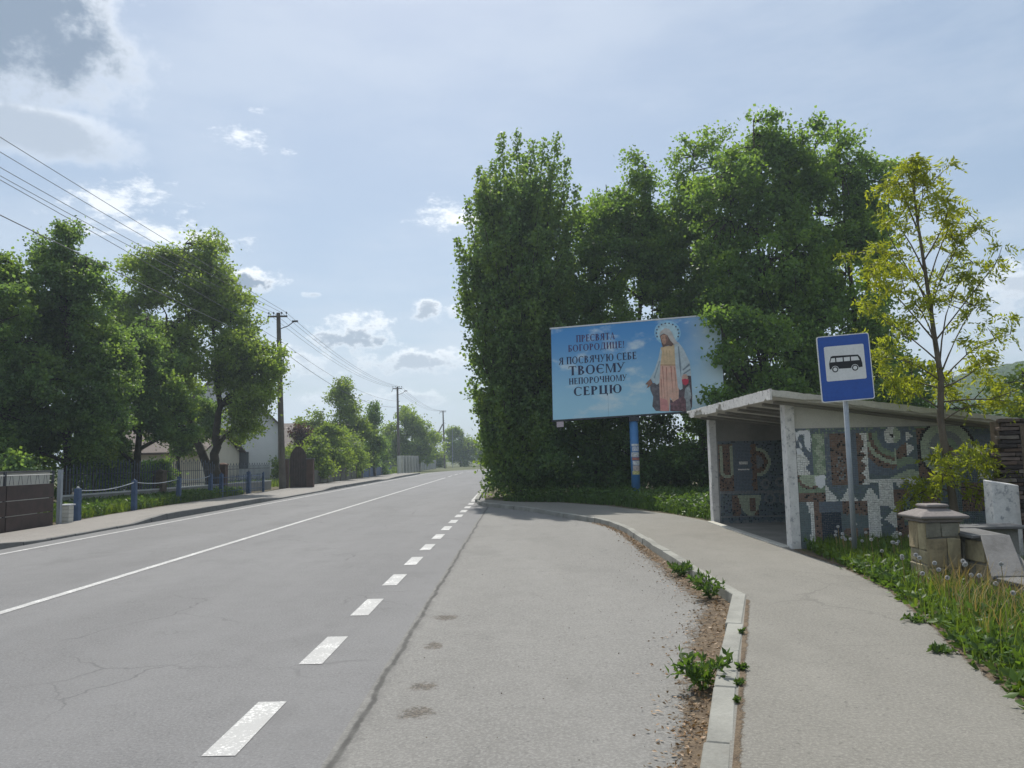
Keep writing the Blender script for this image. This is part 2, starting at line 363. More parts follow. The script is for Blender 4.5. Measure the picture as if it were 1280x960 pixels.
def resample(P, d):
    P = [np.array(p, float) for p in P]; out = [P[0]]; acc = 0
    for a, b in zip(P[:-1], P[1:]):
        L = np.linalg.norm(b-a); t = d-acc
        while t <= L: out.append(a+(b-a)*t/L); t += d
        acc = (acc+L) % d
    return out
def kerb(name, P, w, zt, zb, m, parent, jit=.013, gap=.016):
    for a, b in zip(P[:-1], P[1:]):
        a = np.array(a); b = np.array(b); t = (b-a)/np.linalg.norm(b-a); nrm = V(t[1], -t[0])
        a2 = a+t*gap*.5+nrm*random.uniform(-jit, jit); b2 = b-t*gap*.5+nrm*random.uniform(-jit, jit)
        z0 = zt(a[1])+random.uniform(-jit, jit)*.5; z1 = zt(b[1])+random.uniform(-jit, jit)*.5
        q = MB(); bt = .012
        q.hexa([(*a2, zb), (*b2, zb), (*(b2+nrm*w), zb), (*(a2+nrm*w), zb), (*(a2+nrm*.015), z0), (*(b2+nrm*.015), z1), (*(b2+nrm*w), z1), (*(a2+nrm*w), z0)])
        q.build('kerb_stone', m, parent, bevel=.008)
kb = thing('bay_kerb', None, None, (1, 4, 0)); tag(kb, kind='structure')
corner = KF[:7]; rest = KF[6:]
kerb('k', resample(corner, 1.02)[:-1]+[V(2.36, 8.84)], .16, lambda y: .132, -.1, mKerb, kb)
kerb('k', resample(rest[:14], 1.0), .15, lambda y: .13, -.1, mKerb, kb)
km = MB(); pp = [p for p in rest[13:]]
for a, b in zip(pp[:-1], pp[1:]): km.hexa([(a[0], a[1], -.1), (b[0], b[1], -.1), (b[0]+.15, b[1], -.1), (a[0]+.15, a[1], -.1), (a[0], a[1], .12), (b[0], b[1], .12), (b[0]+.15, b[1], .12), (a[0]+.15, a[1], .12)])
km.build('far_kerb', mKerb, kb)
# right pavement: between the kerb and the verge, with a crumbling edge
def wob(P, d, amp, seed):
    r = random.Random(seed); Q = resample(P, d)
    return [(x+r.uniform(-amp, amp), y+r.uniform(-amp, amp)) for x, y in Q]
WR = [(1.6, -2), (2.1, .8), (2.75, 3.3), (3.12, 4.9), (3.39, 6.03), (3.78, 7.3), (4.22, 9.0), (4.45, 10.7), (4.47, 12.8)]
WR2 = [(4.47, 18.1), (4.1, 20.4), (3.7, 21.6), (2.83, 24.4), (1.43, 26.8), (-.1, 27.7), (-1.2, 29.6)]
kback = [(x+.13+(.02 if y < 9 else 0), y) for x, y in KF[:19]]
tag(sheet('pavement', kback+[(-1.2, 29.6)]+WR2[::-1][1:]+wob(WR, .18, .035, 3)[::-1], .126, mWalk), kind='structure')
# left pavement with kerb that rises and drops at driveways
LK = lambda Y: roadpt(Y, -4.66)
def lz(y):
    pts = [(0, .17), (15.5, .17), (17.5, .05), (22, .06), (24, .19), (33, .19), (36, .06), (44, .07), (46, .17), (62, .17), (66, .06), (72, .16), (200, .16)]
    return float(np.interp(y, [p[0] for p in pts], [p[1] for p in pts]))
lys = [4, 8, 12, 15.5, 17.5, 20, 22, 24, 27, 30, 33, 36, 40, 44, 46, 50, 56, 62, 66, 72, 80, 92]
back = lambda y: float(np.interp(y, [4, 18, 21.5, 25, 35, 44, 92], [-12.3, -12.5, -12.7, -13.35, -13.75, -13.95, -14.6]))
lw = MB(); P = []
for y in lys:
    x = LK(y)[0]; P += [(x-.12, y, lz(y)-.006), (x-.9, y, .12), (back(y), y, .12)]
lw.add(P, [(3*i+j, 3*i+j+1, 3*i+j+4, 3*i+j+3) for i in range(len(lys)-1) for j in (0, 1)])
tag(lw.build('far_pavement', mWalkL), kind='structure')
lk = tag(thing('far_kerb_row', None, None, (-10.8, 20, 0)), kind='structure')
kp = resample([LK(y) for y in (6, 20, 40, 60, 92)], 1.0)
kerb('k', [p for p in kp if p[1] < 50][::-1], .15, lz, -.08, mKerbD, lk)
fk = MB(); kq = [p for p in kp if p[1] > 49][::4]
for a, b in zip(kq[:-1], kq[1:]): fk.hexa([(a[0], a[1], -.08), (b[0], b[1], -.08), (b[0]-.15, b[1], -.08), (a[0]-.15, a[1], -.08), (a[0], a[1], lz(a[1])), (b[0], b[1], lz(b[1])), (b[0]-.15, b[1], lz(b[1])), (a[0]-.15, a[1], lz(a[1]))])
fk.build('far_kerb', mKerbD, lk)
# verge soil on the right, raised beside the pavement, and along the left yards
tag(sheet('verge', [(1.62, -2), (2.12, .8), (2.77, 3.3), (3.14, 4.9), (3.41, 6.03), (3.8, 7.3), (4.24, 9.0), (4.46, 10.7), (4.5, 12.83), (12, 12.83), (12, -2)], .118, mVerge), kind='structure')
tag(sheet('verge', [(-1.3, 29.8), (-.1, 27.6), (1.43, 26.7), (2.83, 24.3), (3.7, 21.5), (4.1, 20.3), (4.47, 18.05), (40, 18.05), (40, 45), (-1.6, 45)], .110, mVerge), kind='structure')
tag(sheet('verge', [(-12.3, 4), (-12.48, 18), (-12.68, 21.5), (-13.33, 25), (-13.73, 35), (-13.93, 44), (-14.58, 92), (-40, 92), (-40, 4)], .095, mVerge), kind='structure')

# hill on the right
def hill():
    nx, ny = 260, 130
    xs = np.linspace(60, 450, nx); ys = np.linspace(165, 380, ny)
    X, Y = np.meshgrid(xs, ys)
    prof = np.interp(X, [60, 100, 133, 142, 150, 210, 300, 450], [1, 6, 17, 22.5, 26.5, 32, 34, 30])
    Z = prof*np.clip((Y-165)/60, 0, 1)**.8*np.clip(1-(Y-260)/200, .3, 1)
    r = np.random.default_rng(4); B = np.zeros_like(Z)
    for k in range(2600):
        cx, cy, s = r.uniform(90, 210), r.uniform(165, 300), r.uniform(2.2, 5)
        d = ((X-cx)**2+(Y-cy)**2)/s**2; B = np.maximum(B, np.where(d < 1, np.sqrt(np.clip(1-d, 0, 1))*s*.7, 0))
    Z = Z+B-2.5
    v = np.stack([X.ravel(), Y.ravel(), Z.ravel()], 1)
    i = np.arange(nx*ny).reshape(ny, nx)
    a, b, c, d = i[:-1, :-1].ravel(), i[:-1, 1:].ravel(), i[1:, 1:].ravel(), i[1:, :-1].ravel()
    tri = np.concatenate([np.stack([a, b, c], 1), np.stack([a, c, d], 1)])
    t = NT('wooded_hill'); n = t.noise(.07, 6, .6); n2 = t.noise(.5, 5, .7)
    c = t.mix(t.step(n, .35, .65), (.035, .075, .018), (.085, .14, .03)); c = t.mix(t.step(n2, .3, .7, 0, .6), c, (.02, .04, .016))
    t.bump(n2, 2.5); m = t.done(c, .9, .1)
    tag(fast('hill', v, tri, m), kind='structure')
hill()

# ------------------------------------------------------------------ bus shelter with mosaic walls
CER = {k: M('tessera_'+k, c, .45, .22, 18, .001, 90, .45) for k, c in dict(white=(.86, .85, .78), pale=(.44, .50, .37), green=(.25, .33, .22), teal=(.145, .19, .195), slate=(.15, .185, .225), brown=(.19, .125, .095), black=(.025, .024, .024), navy=(.035, .05, .07), grey=(.24, .26, .26), rust=(.24, .155, .11)).items()}
CK = list(CER)
def inpoly(P):
    P = np.array(P, float)
    def f(x, y):
        c = np.zeros(x.shape, bool); j = len(P)-1
        for i in range(len(P)):
            a, b = P[i], P[j]; cond = (a[1] > y) != (b[1] > y)
            with np.errstate(divide='ignore', invalid='ignore'): c ^= cond & (x < (b[0]-a[0])*(y-a[1])/(b[1]-a[1]+1e-12)+a[0])
            j = i
        return c
    return f
def rect(x0, y0, x1, y1): return lambda x, y: (x >= x0) & (x < x1) & (y >= y0) & (y < y1)
def ringf(cx, cy, r0, r1, cond=None):
    def f(x, y):
        d = np.hypot(x-cx, y-cy); q = (d >= r0) & (d < r1); return q & cond(x, y) if cond else q
    return f
BR = [('brown', 6), ('rust', 3), ('black', 1.2)]
def mosaic(parent, shapes, x0, y0, x1, y1, pitch, tow, face_y, seed, thick=.008):
    """shapes in pattern units, later ones on top; one joined mesh of tesserae for each motif"""
    r = np.random.default_rng(seed); nx, ny = int((x1-x0)/pitch), int((y1-y0)/pitch)
    X, Y = np.meshgrid(x0+(np.arange(nx)+.5)*pitch, y0+(np.arange(ny)+.5)*pitch); X = X.ravel(); Y = Y.ravel()
    X = X+r.normal(0, pitch*.05, X.shape); Y = Y+r.normal(0, pitch*.05, Y.shape)
    own = np.full(X.shape, -1)
    for i, (nm, fn, pal) in enumerate(shapes): own[fn(X, Y)] = i
    for i, (nm, fn, pal) in enumerate(shapes):
        idx = np.nonzero(own == i)[0]
        if not len(idx) or pal is None: continue
        if isinstance(pal, str): pal = [(pal, 1)]
        w = np.array([p[1] for p in pal], float); ch = r.choice(len(pal), len(idx), p=w/w.sum())
        V_, T_, MI = [], [], []
        h = pitch*r.uniform(.43, .48, (len(idx), 2))
        vs = []
        for sx, sy, top in ((-1, -1, 0), (1, -1, 0), (1, 1, 0), (-1, 1, 0), (-1, -1, 1), (1, -1, 1), (1, 1, 1), (-1, 1, 1)):
            wx, wz = tow(X[idx]+sx*h[:, 0]*(1-.1*top), Y[idx]+sy*h[:, 1]*(1-.1*top))
            dep = (face_y+.001-thick*top)*np.ones(len(idx))+(r.normal(0, .0016, len(idx)) if top else 0)
            vs.append(np.stack([wx, dep, wz], 1))
        vs = np.stack(vs, 1).reshape(-1, 3); b = np.arange(len(idx))*8
        quads = [(4, 5, 6, 7), (0, 1, 5, 4), (1, 2, 6, 5), (2, 3, 7, 6), (3, 0, 4, 7)]
        tri = np.concatenate([np.stack([b+q[a] for a in t], 1) for q in quads for t in ((0, 1, 2), (0, 2, 3))])
        mi = np.tile(ch, 10)
        o = fast(nm, vs, tri, [CER[p[0]] for p in pal], parent, mi); o['kind'] = 'stuff'

def shelter():
    root = thing('bus_shelter', 'concrete bus shelter with mosaic walls and chipped white roof edge', 'bus shelter', (6.2, 15.4, .12))
    X0, X1, YA, YB = 4.47, 8.0, 12.85, 18.1
    rz = lambda x: 2.53-.137*(x-4.5)            # underside of the sloping roof
    def wallp(x0, x1, y0, y1, z0, m, name): 
        q = MB(); q.hexa([(x0, y0, z0), (x1, y0, z0), (x1, y1, z0), (x0, y1, z0), (x0, y0, rz(x0)-.002), (x1, y0, rz(x1)-.002), (x1, y1, rz(x1)-.002), (x0, y1, rz(x0)-.002)])
        return q.build(name, m, root)
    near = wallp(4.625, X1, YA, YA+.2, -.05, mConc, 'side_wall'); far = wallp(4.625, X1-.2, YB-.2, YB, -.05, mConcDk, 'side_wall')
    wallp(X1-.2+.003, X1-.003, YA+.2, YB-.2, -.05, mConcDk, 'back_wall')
    # grout bed of the mosaic, set a little proud of the wall
    q = MB(); q.box((4.63, YA-.006, .0), (7.98, YA+.01, 2.09)); q.build('mosaic_bed', mGrout, near)
    q = MB(); q.box((4.63, YB-.206, .0), (7.78, YB-.19, 1.98)); q.build('mosaic_bed', mGrout, far)
    for y0, y1 in ((YA-.03, YA+.2), (YB-.2, YB+.03)):
        c = MB(); n_ = 9
        zs = np.linspace(-.05, rz(X0)-.002, n_); r = random.Random(int(y0*10))
        pr = [[(X0+r.uniform(-.006, .01), y0+r.uniform(-.006, .006)), (4.622, y0+.004), (4.622, y1), (X0, y1)] for z in zs]
        c.add([(x, y, z) for z, p in zip(zs, pr) for x, y in p], [(4*i+k, 4*i+(k+1) % 4, 4*i+4+(k+1) % 4, 4*i+4+k) for i in range(n_-1) for k in range(4)]+[(3, 2, 1, 0), (4*n_-4, 4*n_-3, 4*n_-2, 4*n_-1)])
        c.build('column', mWhitewash, root)
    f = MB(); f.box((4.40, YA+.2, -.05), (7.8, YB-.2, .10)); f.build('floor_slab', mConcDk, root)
    th = MB(); th.box((4.36, YA+.1, -.05), (4.50, YB-.1, .15)); th.build('threshold', mConc, root, bevel=.01)
    # roof: four precast slabs laid across, with ribs below, and a ragged fascia
    edges = np.linspace(12.4, 18.42, 5)
    for a, b in zip(edges[:-1], edges[1:]):
        s = MB(); dz = random.uniform(-.004, .004)
        s.hexa([(4.12, a+.006, rz(4.12)+dz), (8.35, a+.006, rz(8.35)+dz), (8.35, b-.006, rz(8.35)+dz), (4.12, b-.006, rz(4.12)+dz)]+[(x, y, rz(x)+.10+dz) for x, y in ((4.12, a+.006), (8.35, a+.006), (8.35, b-.006), (4.12, b-.006))])
        s.build('roof_slab', mConc, root, bevel=.006)
        for y in (a+.35, (a+b)/2+.2):
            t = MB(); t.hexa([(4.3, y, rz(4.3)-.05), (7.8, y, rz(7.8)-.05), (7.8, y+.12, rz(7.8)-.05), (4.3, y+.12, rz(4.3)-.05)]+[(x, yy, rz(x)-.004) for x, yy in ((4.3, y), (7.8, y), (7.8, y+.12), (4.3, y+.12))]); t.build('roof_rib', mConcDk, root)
    r = random.Random(8)
    def fascia(P, Q, off, m, h0=.125, nseg=60, chip=.06):
        P = np.array(P, float); Q = np.array(Q, float); mb = MB(); vs = []; low = 0
        for i in range(nseg+1):
            p = P+(Q-P)*i/nseg
            low = max(0, min(1, low+r.uniform(-.45, .45)))
            ch = chip*max(0, low-.45)/.55
            vs += [p+V(0, 0, .035+r.uniform(-.008, .006)), p-V(0, 0, h0-.04-ch)]
        o = np.array(off, float); k = len(vs); vs = vs+[v+o for v in vs]
        fs = []
        for i in range(nseg):
            a = 2*i; fs += [(a, a+2, a+3, a+1), (k+a, k+a+1, k+a+3, k+a+2), (a, k+a, k+a+2, a+2), (a+1, a+3, k+a+3, k+a+1)]
        fs += [(0, 1, k+1, k), (k-2, 2*k-2, 2*k-1, k-1)]
        mb.add(vs, fs); return mb.build('roof_fascia', m, root)
    fascia((4.085, 12.36, rz(4.1)+.10), (4.085, 18.45, rz(4.1)+.10), (.034, 0, 0), mRoofEdge, .18, 110, .14)
    fascia((4.125, 12.36, rz(4.12)+.09), (8.35, 12.36, rz(8.35)+.09), (0, .04, 0), mConc, .11, 50, .03)
    sc_ = MB()                                        # weathered felt lying on the roof
    for i in range(5):
        a, b = edges[0]+.1+1.16*i, edges[0]+.1+1.16*(i+1)-.01
        sc_.hexa([(4.16, a, rz(4.16)+.105), (8.3, a, rz(8.3)+.105), (8.3, b, rz(8.3)+.105), (4.16, b, rz(4.16)+.105)]+[(x, y, rz(x)+.118) for x, y in ((4.16, a), (8.3, a), (8.3, b), (4.16, b))])
    sc_.build('roof_felt', mConcDk, root)
    bench = MB(); bench.box((7.25, YA+.5, .42), (7.75, YB-.5, .48)); bench.build('bench_seat', mTimber, root)
    for y in (YA+.8, 15.4, YB-.8):
        b = MB(); b.box((7.3, y-.08, .10), (7.7, y+.08, .418)); b.build('bench_leg', mConcDk, root)
    # ---- outer mosaic on the near wall
    T = lambda *p: inpoly(p)
    S_ = [('mosaic_ground', rect(0, 0, 9999, 9999), [('teal', 5), ('slate', 2)]),
      ('mosaic_border', rect(993, 534, 1250, 540), [('teal', 2), ('green', 2), ('slate', 2)]),
      ('mosaic_panel', rect(1004, 562, 1017, 591), 'slate'),
      ('mosaic_panel', T((993, 536), (1015, 536), (1014, 550), (1009, 562), (993, 564)), [('slate', 3), ('teal', 2)]),
      ('mosaic_chevron', T((993, 562), (1001, 562), (1010, 576), (1004, 582), (1011, 591), (993, 591)), 'white'),
      ('mosaic_panel', rect(1014, 540, 1030, 591), 'green'),
      ('mosaic_zigzag', T((1014, 540), (1024, 540), (1030, 552), (1023, 560), (1030, 569), (1023, 577), (1030, 586), (1026, 591), (1020, 591), (1016, 580), (1022, 571), (1016, 562), (1022, 553)), 'pale'),
      ('mosaic_panel', rect(992, 591, 1028, 615), 'green'), ('mosaic_disc', ringf(1010, 596, 0, 13, lambda x, y: y > 592), 'pale'),
      ('mosaic_arc', ringf(1010, 592, 14, 17.5, lambda x, y: (y > 592)), BR), ('mosaic_strip', rect(992, 614, 1028, 624), BR),
      ('mosaic_strip', rect(1030, 540, 1036, 605), [('slate', 2), ('grey', 1)]),
      ('mosaic_panel', rect(1036, 541, 1059, 605), BR), ('mosaic_strip', rect(1043, 570, 1054, 600), [('rust', 4), ('grey', 3), ('brown', 2), ('black', 1)]),
      ('mosaic_strip', rect(1059, 540, 1070, 605), 'slate'),
      ('mosaic_zigzag', rect(1069, 541, 1079, 605), BR),
      ('mosaic_zigzag', T((1074, 541), (1082, 541), (1082, 605), (1072, 605), (1079, 598), (1074, 590), (1080, 582), (1074, 575), (1080, 567), (1073, 565), (1078, 556)), 'white'),
      ('mosaic_panel', rect(1083, 541, 1118, 598), 'teal'),
      ('mosaic_arc', ringf(1116, 544, 35, 45, lambda x, y: (x < 1118) & (x > 1083) & (y > 548)), BR),
      ('mosaic_arc', ringf(1116, 544, 31.5, 36, lambda x, y: (x < 1117) & (x > 1083) & (y > 541)), 'pale'),
      ('mosaic_arc', ringf(1116, 544, 26, 31.5, lambda x, y: (x < 1117) & (x > 1083) & (y > 541)), BR),
      ('mosaic_arc', ringf(1116, 544, 20, 27, lambda x, y: (x < 1117) & (y > 541)), 'green'),
      ('mosaic_arc', ringf(1116, 544, 0, 20.5, lambda x, y: (y > 536)), 'slate'),
      ('mosaic_strip', rect(1115, 560, 1118, 578), 'pale'),
      ('mosaic_ring', ringf(1113.5, 544.5, 0, 10.5, lambda x, y: x < 1116), 'white'), ('mosaic_ring', ringf(1113.5, 544.5, 0, 10.5, lambda x, y: x >= 1116), 'pale'), ('mosaic_dot', ringf(1113.5, 544.5, 0, 2.2), 'black'),
      ('mosaic_panel', T((1118, 562), (1131, 553), (1131, 573), (1118, 573)), BR),
      ('mosaic_triangle', T((1130, 539), (1139, 546), (1130, 553)), 'white'), ('mosaic_triangle', T((1130, 553.5), (1141, 561), (1131, 569)), 'white'),
      ('mosaic_wave', T((1083, 572), (1095, 583), (1112, 586), (1118, 580), (1118, 575), (1128, 572), (1143, 576), (1143, 582), (1130, 582), (1120, 589), (1108, 595), (1083, 592)), 'slate'),
      ('mosaic_wave', T((1118, 575), (1126, 572), (1136, 572.5), (1143, 576), (1143, 582), (1131, 580), (1123, 584), (1118, 586)), 'green'),
      ('mosaic_wave', T((1108, 597), (1120, 592), (1131, 587), (1143, 589), (1143, 600), (1108, 600)), 'pale'),
      ('mosaic_strip', rect(1075, 598, 1143, 603), 'white'), ('mosaic_panel', rect(1092, 600, 1110, 632), 'white'),
      ('mosaic_triangle', T((1028, 604), (1043, 624), (1028, 624)), 'white'), ('mosaic_triangle', T((1056, 607), (1066, 624), (1045, 624)), 'white'), ('mosaic_triangle', T((1082, 607), (1093, 624), (1071, 624)), 'white'),
      ('mosaic_triangle', T((1111, 600), (1127, 600), (1119, 610)), 'white'), ('mosaic_triangle', T((1127, 600), (1143, 600), (1136, 610)), 'white'),
      ('mosaic_panel', rect(1111, 611, 1131, 640), BR), ('mosaic_panel', rect(1146, 612, 1167, 632), BR), ('mosaic_panel', rect(1111, 640, 1121, 690), BR), ('mosaic_panel', rect(1114, 652, 1136, 690), BR),
      ('mosaic_panel', rect(1121, 620, 1146, 656), [('teal', 5), ('green', 2), ('black', 1)]),
      ('mosaic_strip', rect(993, 624, 1006, 700), 'teal'),
      ('mosaic_wave', T((1003, 624), (1011, 624), (1012, 700), (1008, 690), (1004, 672), (1008, 655), (1006, 638)), 'white'), ('mosaic_strip', rect(1011, 624, 1020, 700), BR),
      ('mosaic_lintel', rect(1019, 624, 1047, 638), 'slate'), ('mosaic_panel', rect(1046, 624, 1077, 641), BR), ('mosaic_panel', rect(1047, 641, 1077, 657), 'teal'), ('mosaic_panel', rect(1048, 657, 1064, 700), BR), ('mosaic_strip', rect(1070, 657, 1077, 700), BR),
      ('mosaic_niche', rect(1021, 638, 1044, 700), 'navy'),
      ('mosaic_strip', rect(1077, 625, 1094, 700), 'white'),
      ('mosaic_triangle', T((1110, 628), (1113, 632), (1113, 640), (1094, 622)), 'white'),
      ('mosaic_triangle', T((1113, 634), (1113, 659), (1097, 647)), 'white'), ('mosaic_triangle', T((1113, 660), (1113, 682), (1098, 671)), 'white'),
      ('mosaic_triangle', T((1130, 660), (1146, 682), (1122, 676)), 'white'),
      ('mosaic_panel', rect(1143, 536, 1182, 598), BR),
      ('mosaic_ring', ringf(1180, 563, 33, 36), 'black'), ('mosaic_ring', ringf(1180, 563, 22, 33), 'pale'), ('mosaic_ring', ringf(1180, 563, 14, 22), 'grey'), ('mosaic_ring', ringf(1180, 563, 7, 14), 'green'), ('mosaic_dot', ringf(1180, 563, 0, 7), BR),
      ('mosaic_panel', rect(1217, 545, 1245, 563), 'slate'), ('mosaic_strip', rect(1205, 563, 1248, 569), 'pale'), ('mosaic_panel', rect(1214, 569, 1240, 580), 'navy'), ('mosaic_strip', rect(1205, 580, 1248, 585), 'green'),
      ('mosaic_triangle', T((1215, 600), (1223, 586), (1231, 600)), 'white'), ('mosaic_triangle', T((1231, 600), (1239, 586), (1247, 600)), 'white'), ('mosaic_panel', rect(1195, 605, 1225, 640), BR), ('mosaic_panel', rect(1170, 640, 1195, 690), 'green'), ('mosaic_strip', rect(1228, 605, 1238, 690), 'white')]
    r2 = np.random.default_rng(3)
    # places where the tesserae have fallen and white plaster shows
    holes = [T((994, 538), (1010, 536), (1012, 548), (1010, 563), (1006, 556), (1004, 541), (997, 542), (995, 550)), T((998, 548), (1001, 556), (999, 560)), T((1015, 593), (1028, 592), (1026, 604), (1021, 608), (1015, 602)), T((994, 560), (999, 558), (1001, 564), (995, 565))]
    for h in holes: S_.append(('lost', h, None))
    u = 74.7
    tow = lambda x, y: (4.635+(x-994)/u, 2.085-(y-534)/u)
    mosaic(near, S_, 994, 534.3, 1243, 688, 2.2, tow, YA-.006, 11)
    for P in ([(993, 537), (1011, 535.5), (1014, 548), (1011, 564), (1005, 557), (1003, 542), (998, 543), (995, 551)], [(997, 548), (1002, 556), (999, 561)], [(1014, 592.5), (1029, 591.5), (1027, 605), (1021, 609), (1014, 603)], [(993.5, 559), (999, 557), (1002, 565), (995, 566)]):
        q = MB(); q.prism([(tow(x, y)[0], YA-.0065, tow(x, y)[1]) for x, y in P], (0, -.006, 0)); q.build('bare_plaster', mWhite, near)
    # ---- inner mosaic on the far wall
    I_ = [('mosaic_ground', rect(0, 0, 9999, 9999), [('teal', 3), ('slate', 2), ('navy', 1)]), ('mosaic_panel', rect(894, 554, 912, 612), BR),
      ('mosaic_letter_loop', lambda x, y: (((np.abs(x-903.5) < 8.5) & (np.abs(x-903.5) > 5) & (y < 590)) | ((np.hypot(x-903.5, y-588) < 8.5) & (np.hypot(x-903.5, y-588) > 5) & (y >= 588))) & (y > 556), 'pale'),
      ('mosaic_panel', rect(912, 553, 934, 613), 'slate'), ('mosaic_strip', rect(917, 585, 932, 587.5), 'white'), ('mosaic_strip', rect(919, 577, 929, 580), 'white'),
      ('mosaic_panel', rect(934, 555, 941, 612), BR), ('mosaic_arc', ringf(940, 577, 14, 18, lambda x, y: x > 940), 'pale'), ('mosaic_arc', ringf(940, 577, 8, 14, lambda x, y: x > 940), BR), ('mosaic_dot', ringf(941, 577, 0, 8, lambda x, y: x > 940), 'grey'),
      ('mosaic_ring', ringf(950, 604, 3, 6), 'grey'), ('mosaic_ring', ringf(968, 602, 3, 6), 'grey'),
      ('mosaic_strip', rect(894, 613, 1100, 615.5), 'grey'), ('mosaic_panel', rect(908, 617, 918, 642), BR), ('mosaic_panel', rect(928, 617, 940, 642), BR), ('mosaic_cup', inpoly(((915, 617), (945, 617), (940, 634), (934, 642), (926, 642), (919, 634))), 'pale'),
      ('mosaic_panel', rect(929, 622, 937, 638), BR), ('mosaic_ring', ringf(955, 622, 4, 7), 'grey'), ('mosaic_ring', ringf(972, 622, 4, 7), 'grey'), ('mosaic_strip', rect(894, 643, 1100, 645), 'grey')]
    for k in range(10): I_.append(('mosaic_arc', ringf(900+12*k, 655, 3.5, 6.5, lambda x, y: y < 656), 'grey'))
    tow2 = lambda x, y: (4.64+(x-893)/53.6, 1.975-(y-551)/53.6)
    mosaic(far, I_, 893.5, 551, 1055, 652, 1.8, tow2, YB-.206, 12)
shelter()

# ------------------------------------------------------------------ bus stop sign
def sign():
    root = thing('bus_stop_sign', 'blue bus stop sign with white bus pictogram on grey pole', 'road sign', (4.84, 11.3, .1))
    p = MB(); p.tube([(4.84, 11.3, .0), (4.84, 11.3, 2.95)], .037, 14); p.build('pole', mGalv, root, True)
    mB = M('sign_blue', (.012, .075, .36), .35, .05, 4, 0, 30, .5); mWt = M('sign_white', (.78, .78, .77), .4, .03, 4, 0, 30, .4); mBk = M('sign_black', (.018, .018, .02), .4, .05, 5, 0)
    A, B, C_ = V(4.45, 11.27, 3.385), V(5.20, 11.21, 3.43), V(4.47, 11.24, 2.405)   # top left, top right, bottom left
    ux = (B-A)/.75; uz = (C_-A)/.98; nn = np.cross(ux, uz); nn /= np.linalg.norm(nn); nn = nn if nn[1] < 0 else -nn
    def at(x, y, d): return A+ux*x+uz*y+nn*d
    def rr(x0, y0, x1, y1, r, k=5):
        o = []
        for cx, cy, a in ((x1-r, y1-r, 0), (x0+r, y1-r, 90), (x0+r, y0+r, 180), (x1-r, y0+r, 270)):
            o += [(cx+r*math.cos(rad(a+90*i/k)), cy+r*math.sin(rad(a+90*i/k))) for i in range(k+1)]
        return o
    def plate(nm, P, d0, d1, m, par): q = MB(); q.prism([at(x, y, d0) for x, y in P], nn*(d1-d0)); return q.build(nm, m, par)
    pl = plate('plate', rr(0, 0, .75, .98, .035), -.012, 0, mWt, root)
    plate('blue_face', rr(.014, .014, .736, .966, .028), .0005, .002, mB, pl)
    plate('white_panel', rr(.095, .16, .66, .675, .022), .0022, .0035, mWt, pl)
    bx = lambda x, y: (.095+x*.565, .16+y*.515)
    plate('bus_pictogram', [bx(*q) for q in ((.10, .65), (.095, .50), (.15, .30), (.20, .28), (.84, .30), (.90, .40), (.925, .55), (.925, .66), (.80, .67), (.70, .67), (.30, .66), (.12, .66))], .0037, .0047, mBk, pl)
    for P in (((.125, .46), (.165, .345), (.255, .345), (.255, .46)), ((.285, .345), (.445, .345), (.445, .46), (.285, .46)), ((.475, .345), (.625, .345), (.625, .46), (.475, .46)), ((.655, .345), (.825, .35), (.865, .46), (.655, .46))): plate('bus_window', [bx(*q) for q in P], .0049, .0057, mWt, pl)
    for cx in (.235, .735):
        for nm, r, d, m in (('wheel_gap', .092, .0049, mWt), ('wheel', .078, .0059, mBk), ('wheel_hub', .05, .0069, mWt)):
            c = bx(cx, .67); plate(nm, [(c[0]+r*.565*math.cos(2*math.pi*k/20), c[1]+r*.565*math.sin(2*math.pi*k/20)) for k in range(20)], d, d+.0008, m, pl)
    for z in (2.6, 3.2): c = MB(); c.box((4.79, 11.262, z), (4.89, 11.35, z+.04)); c.build('clamp', mGalv, root)
sign()

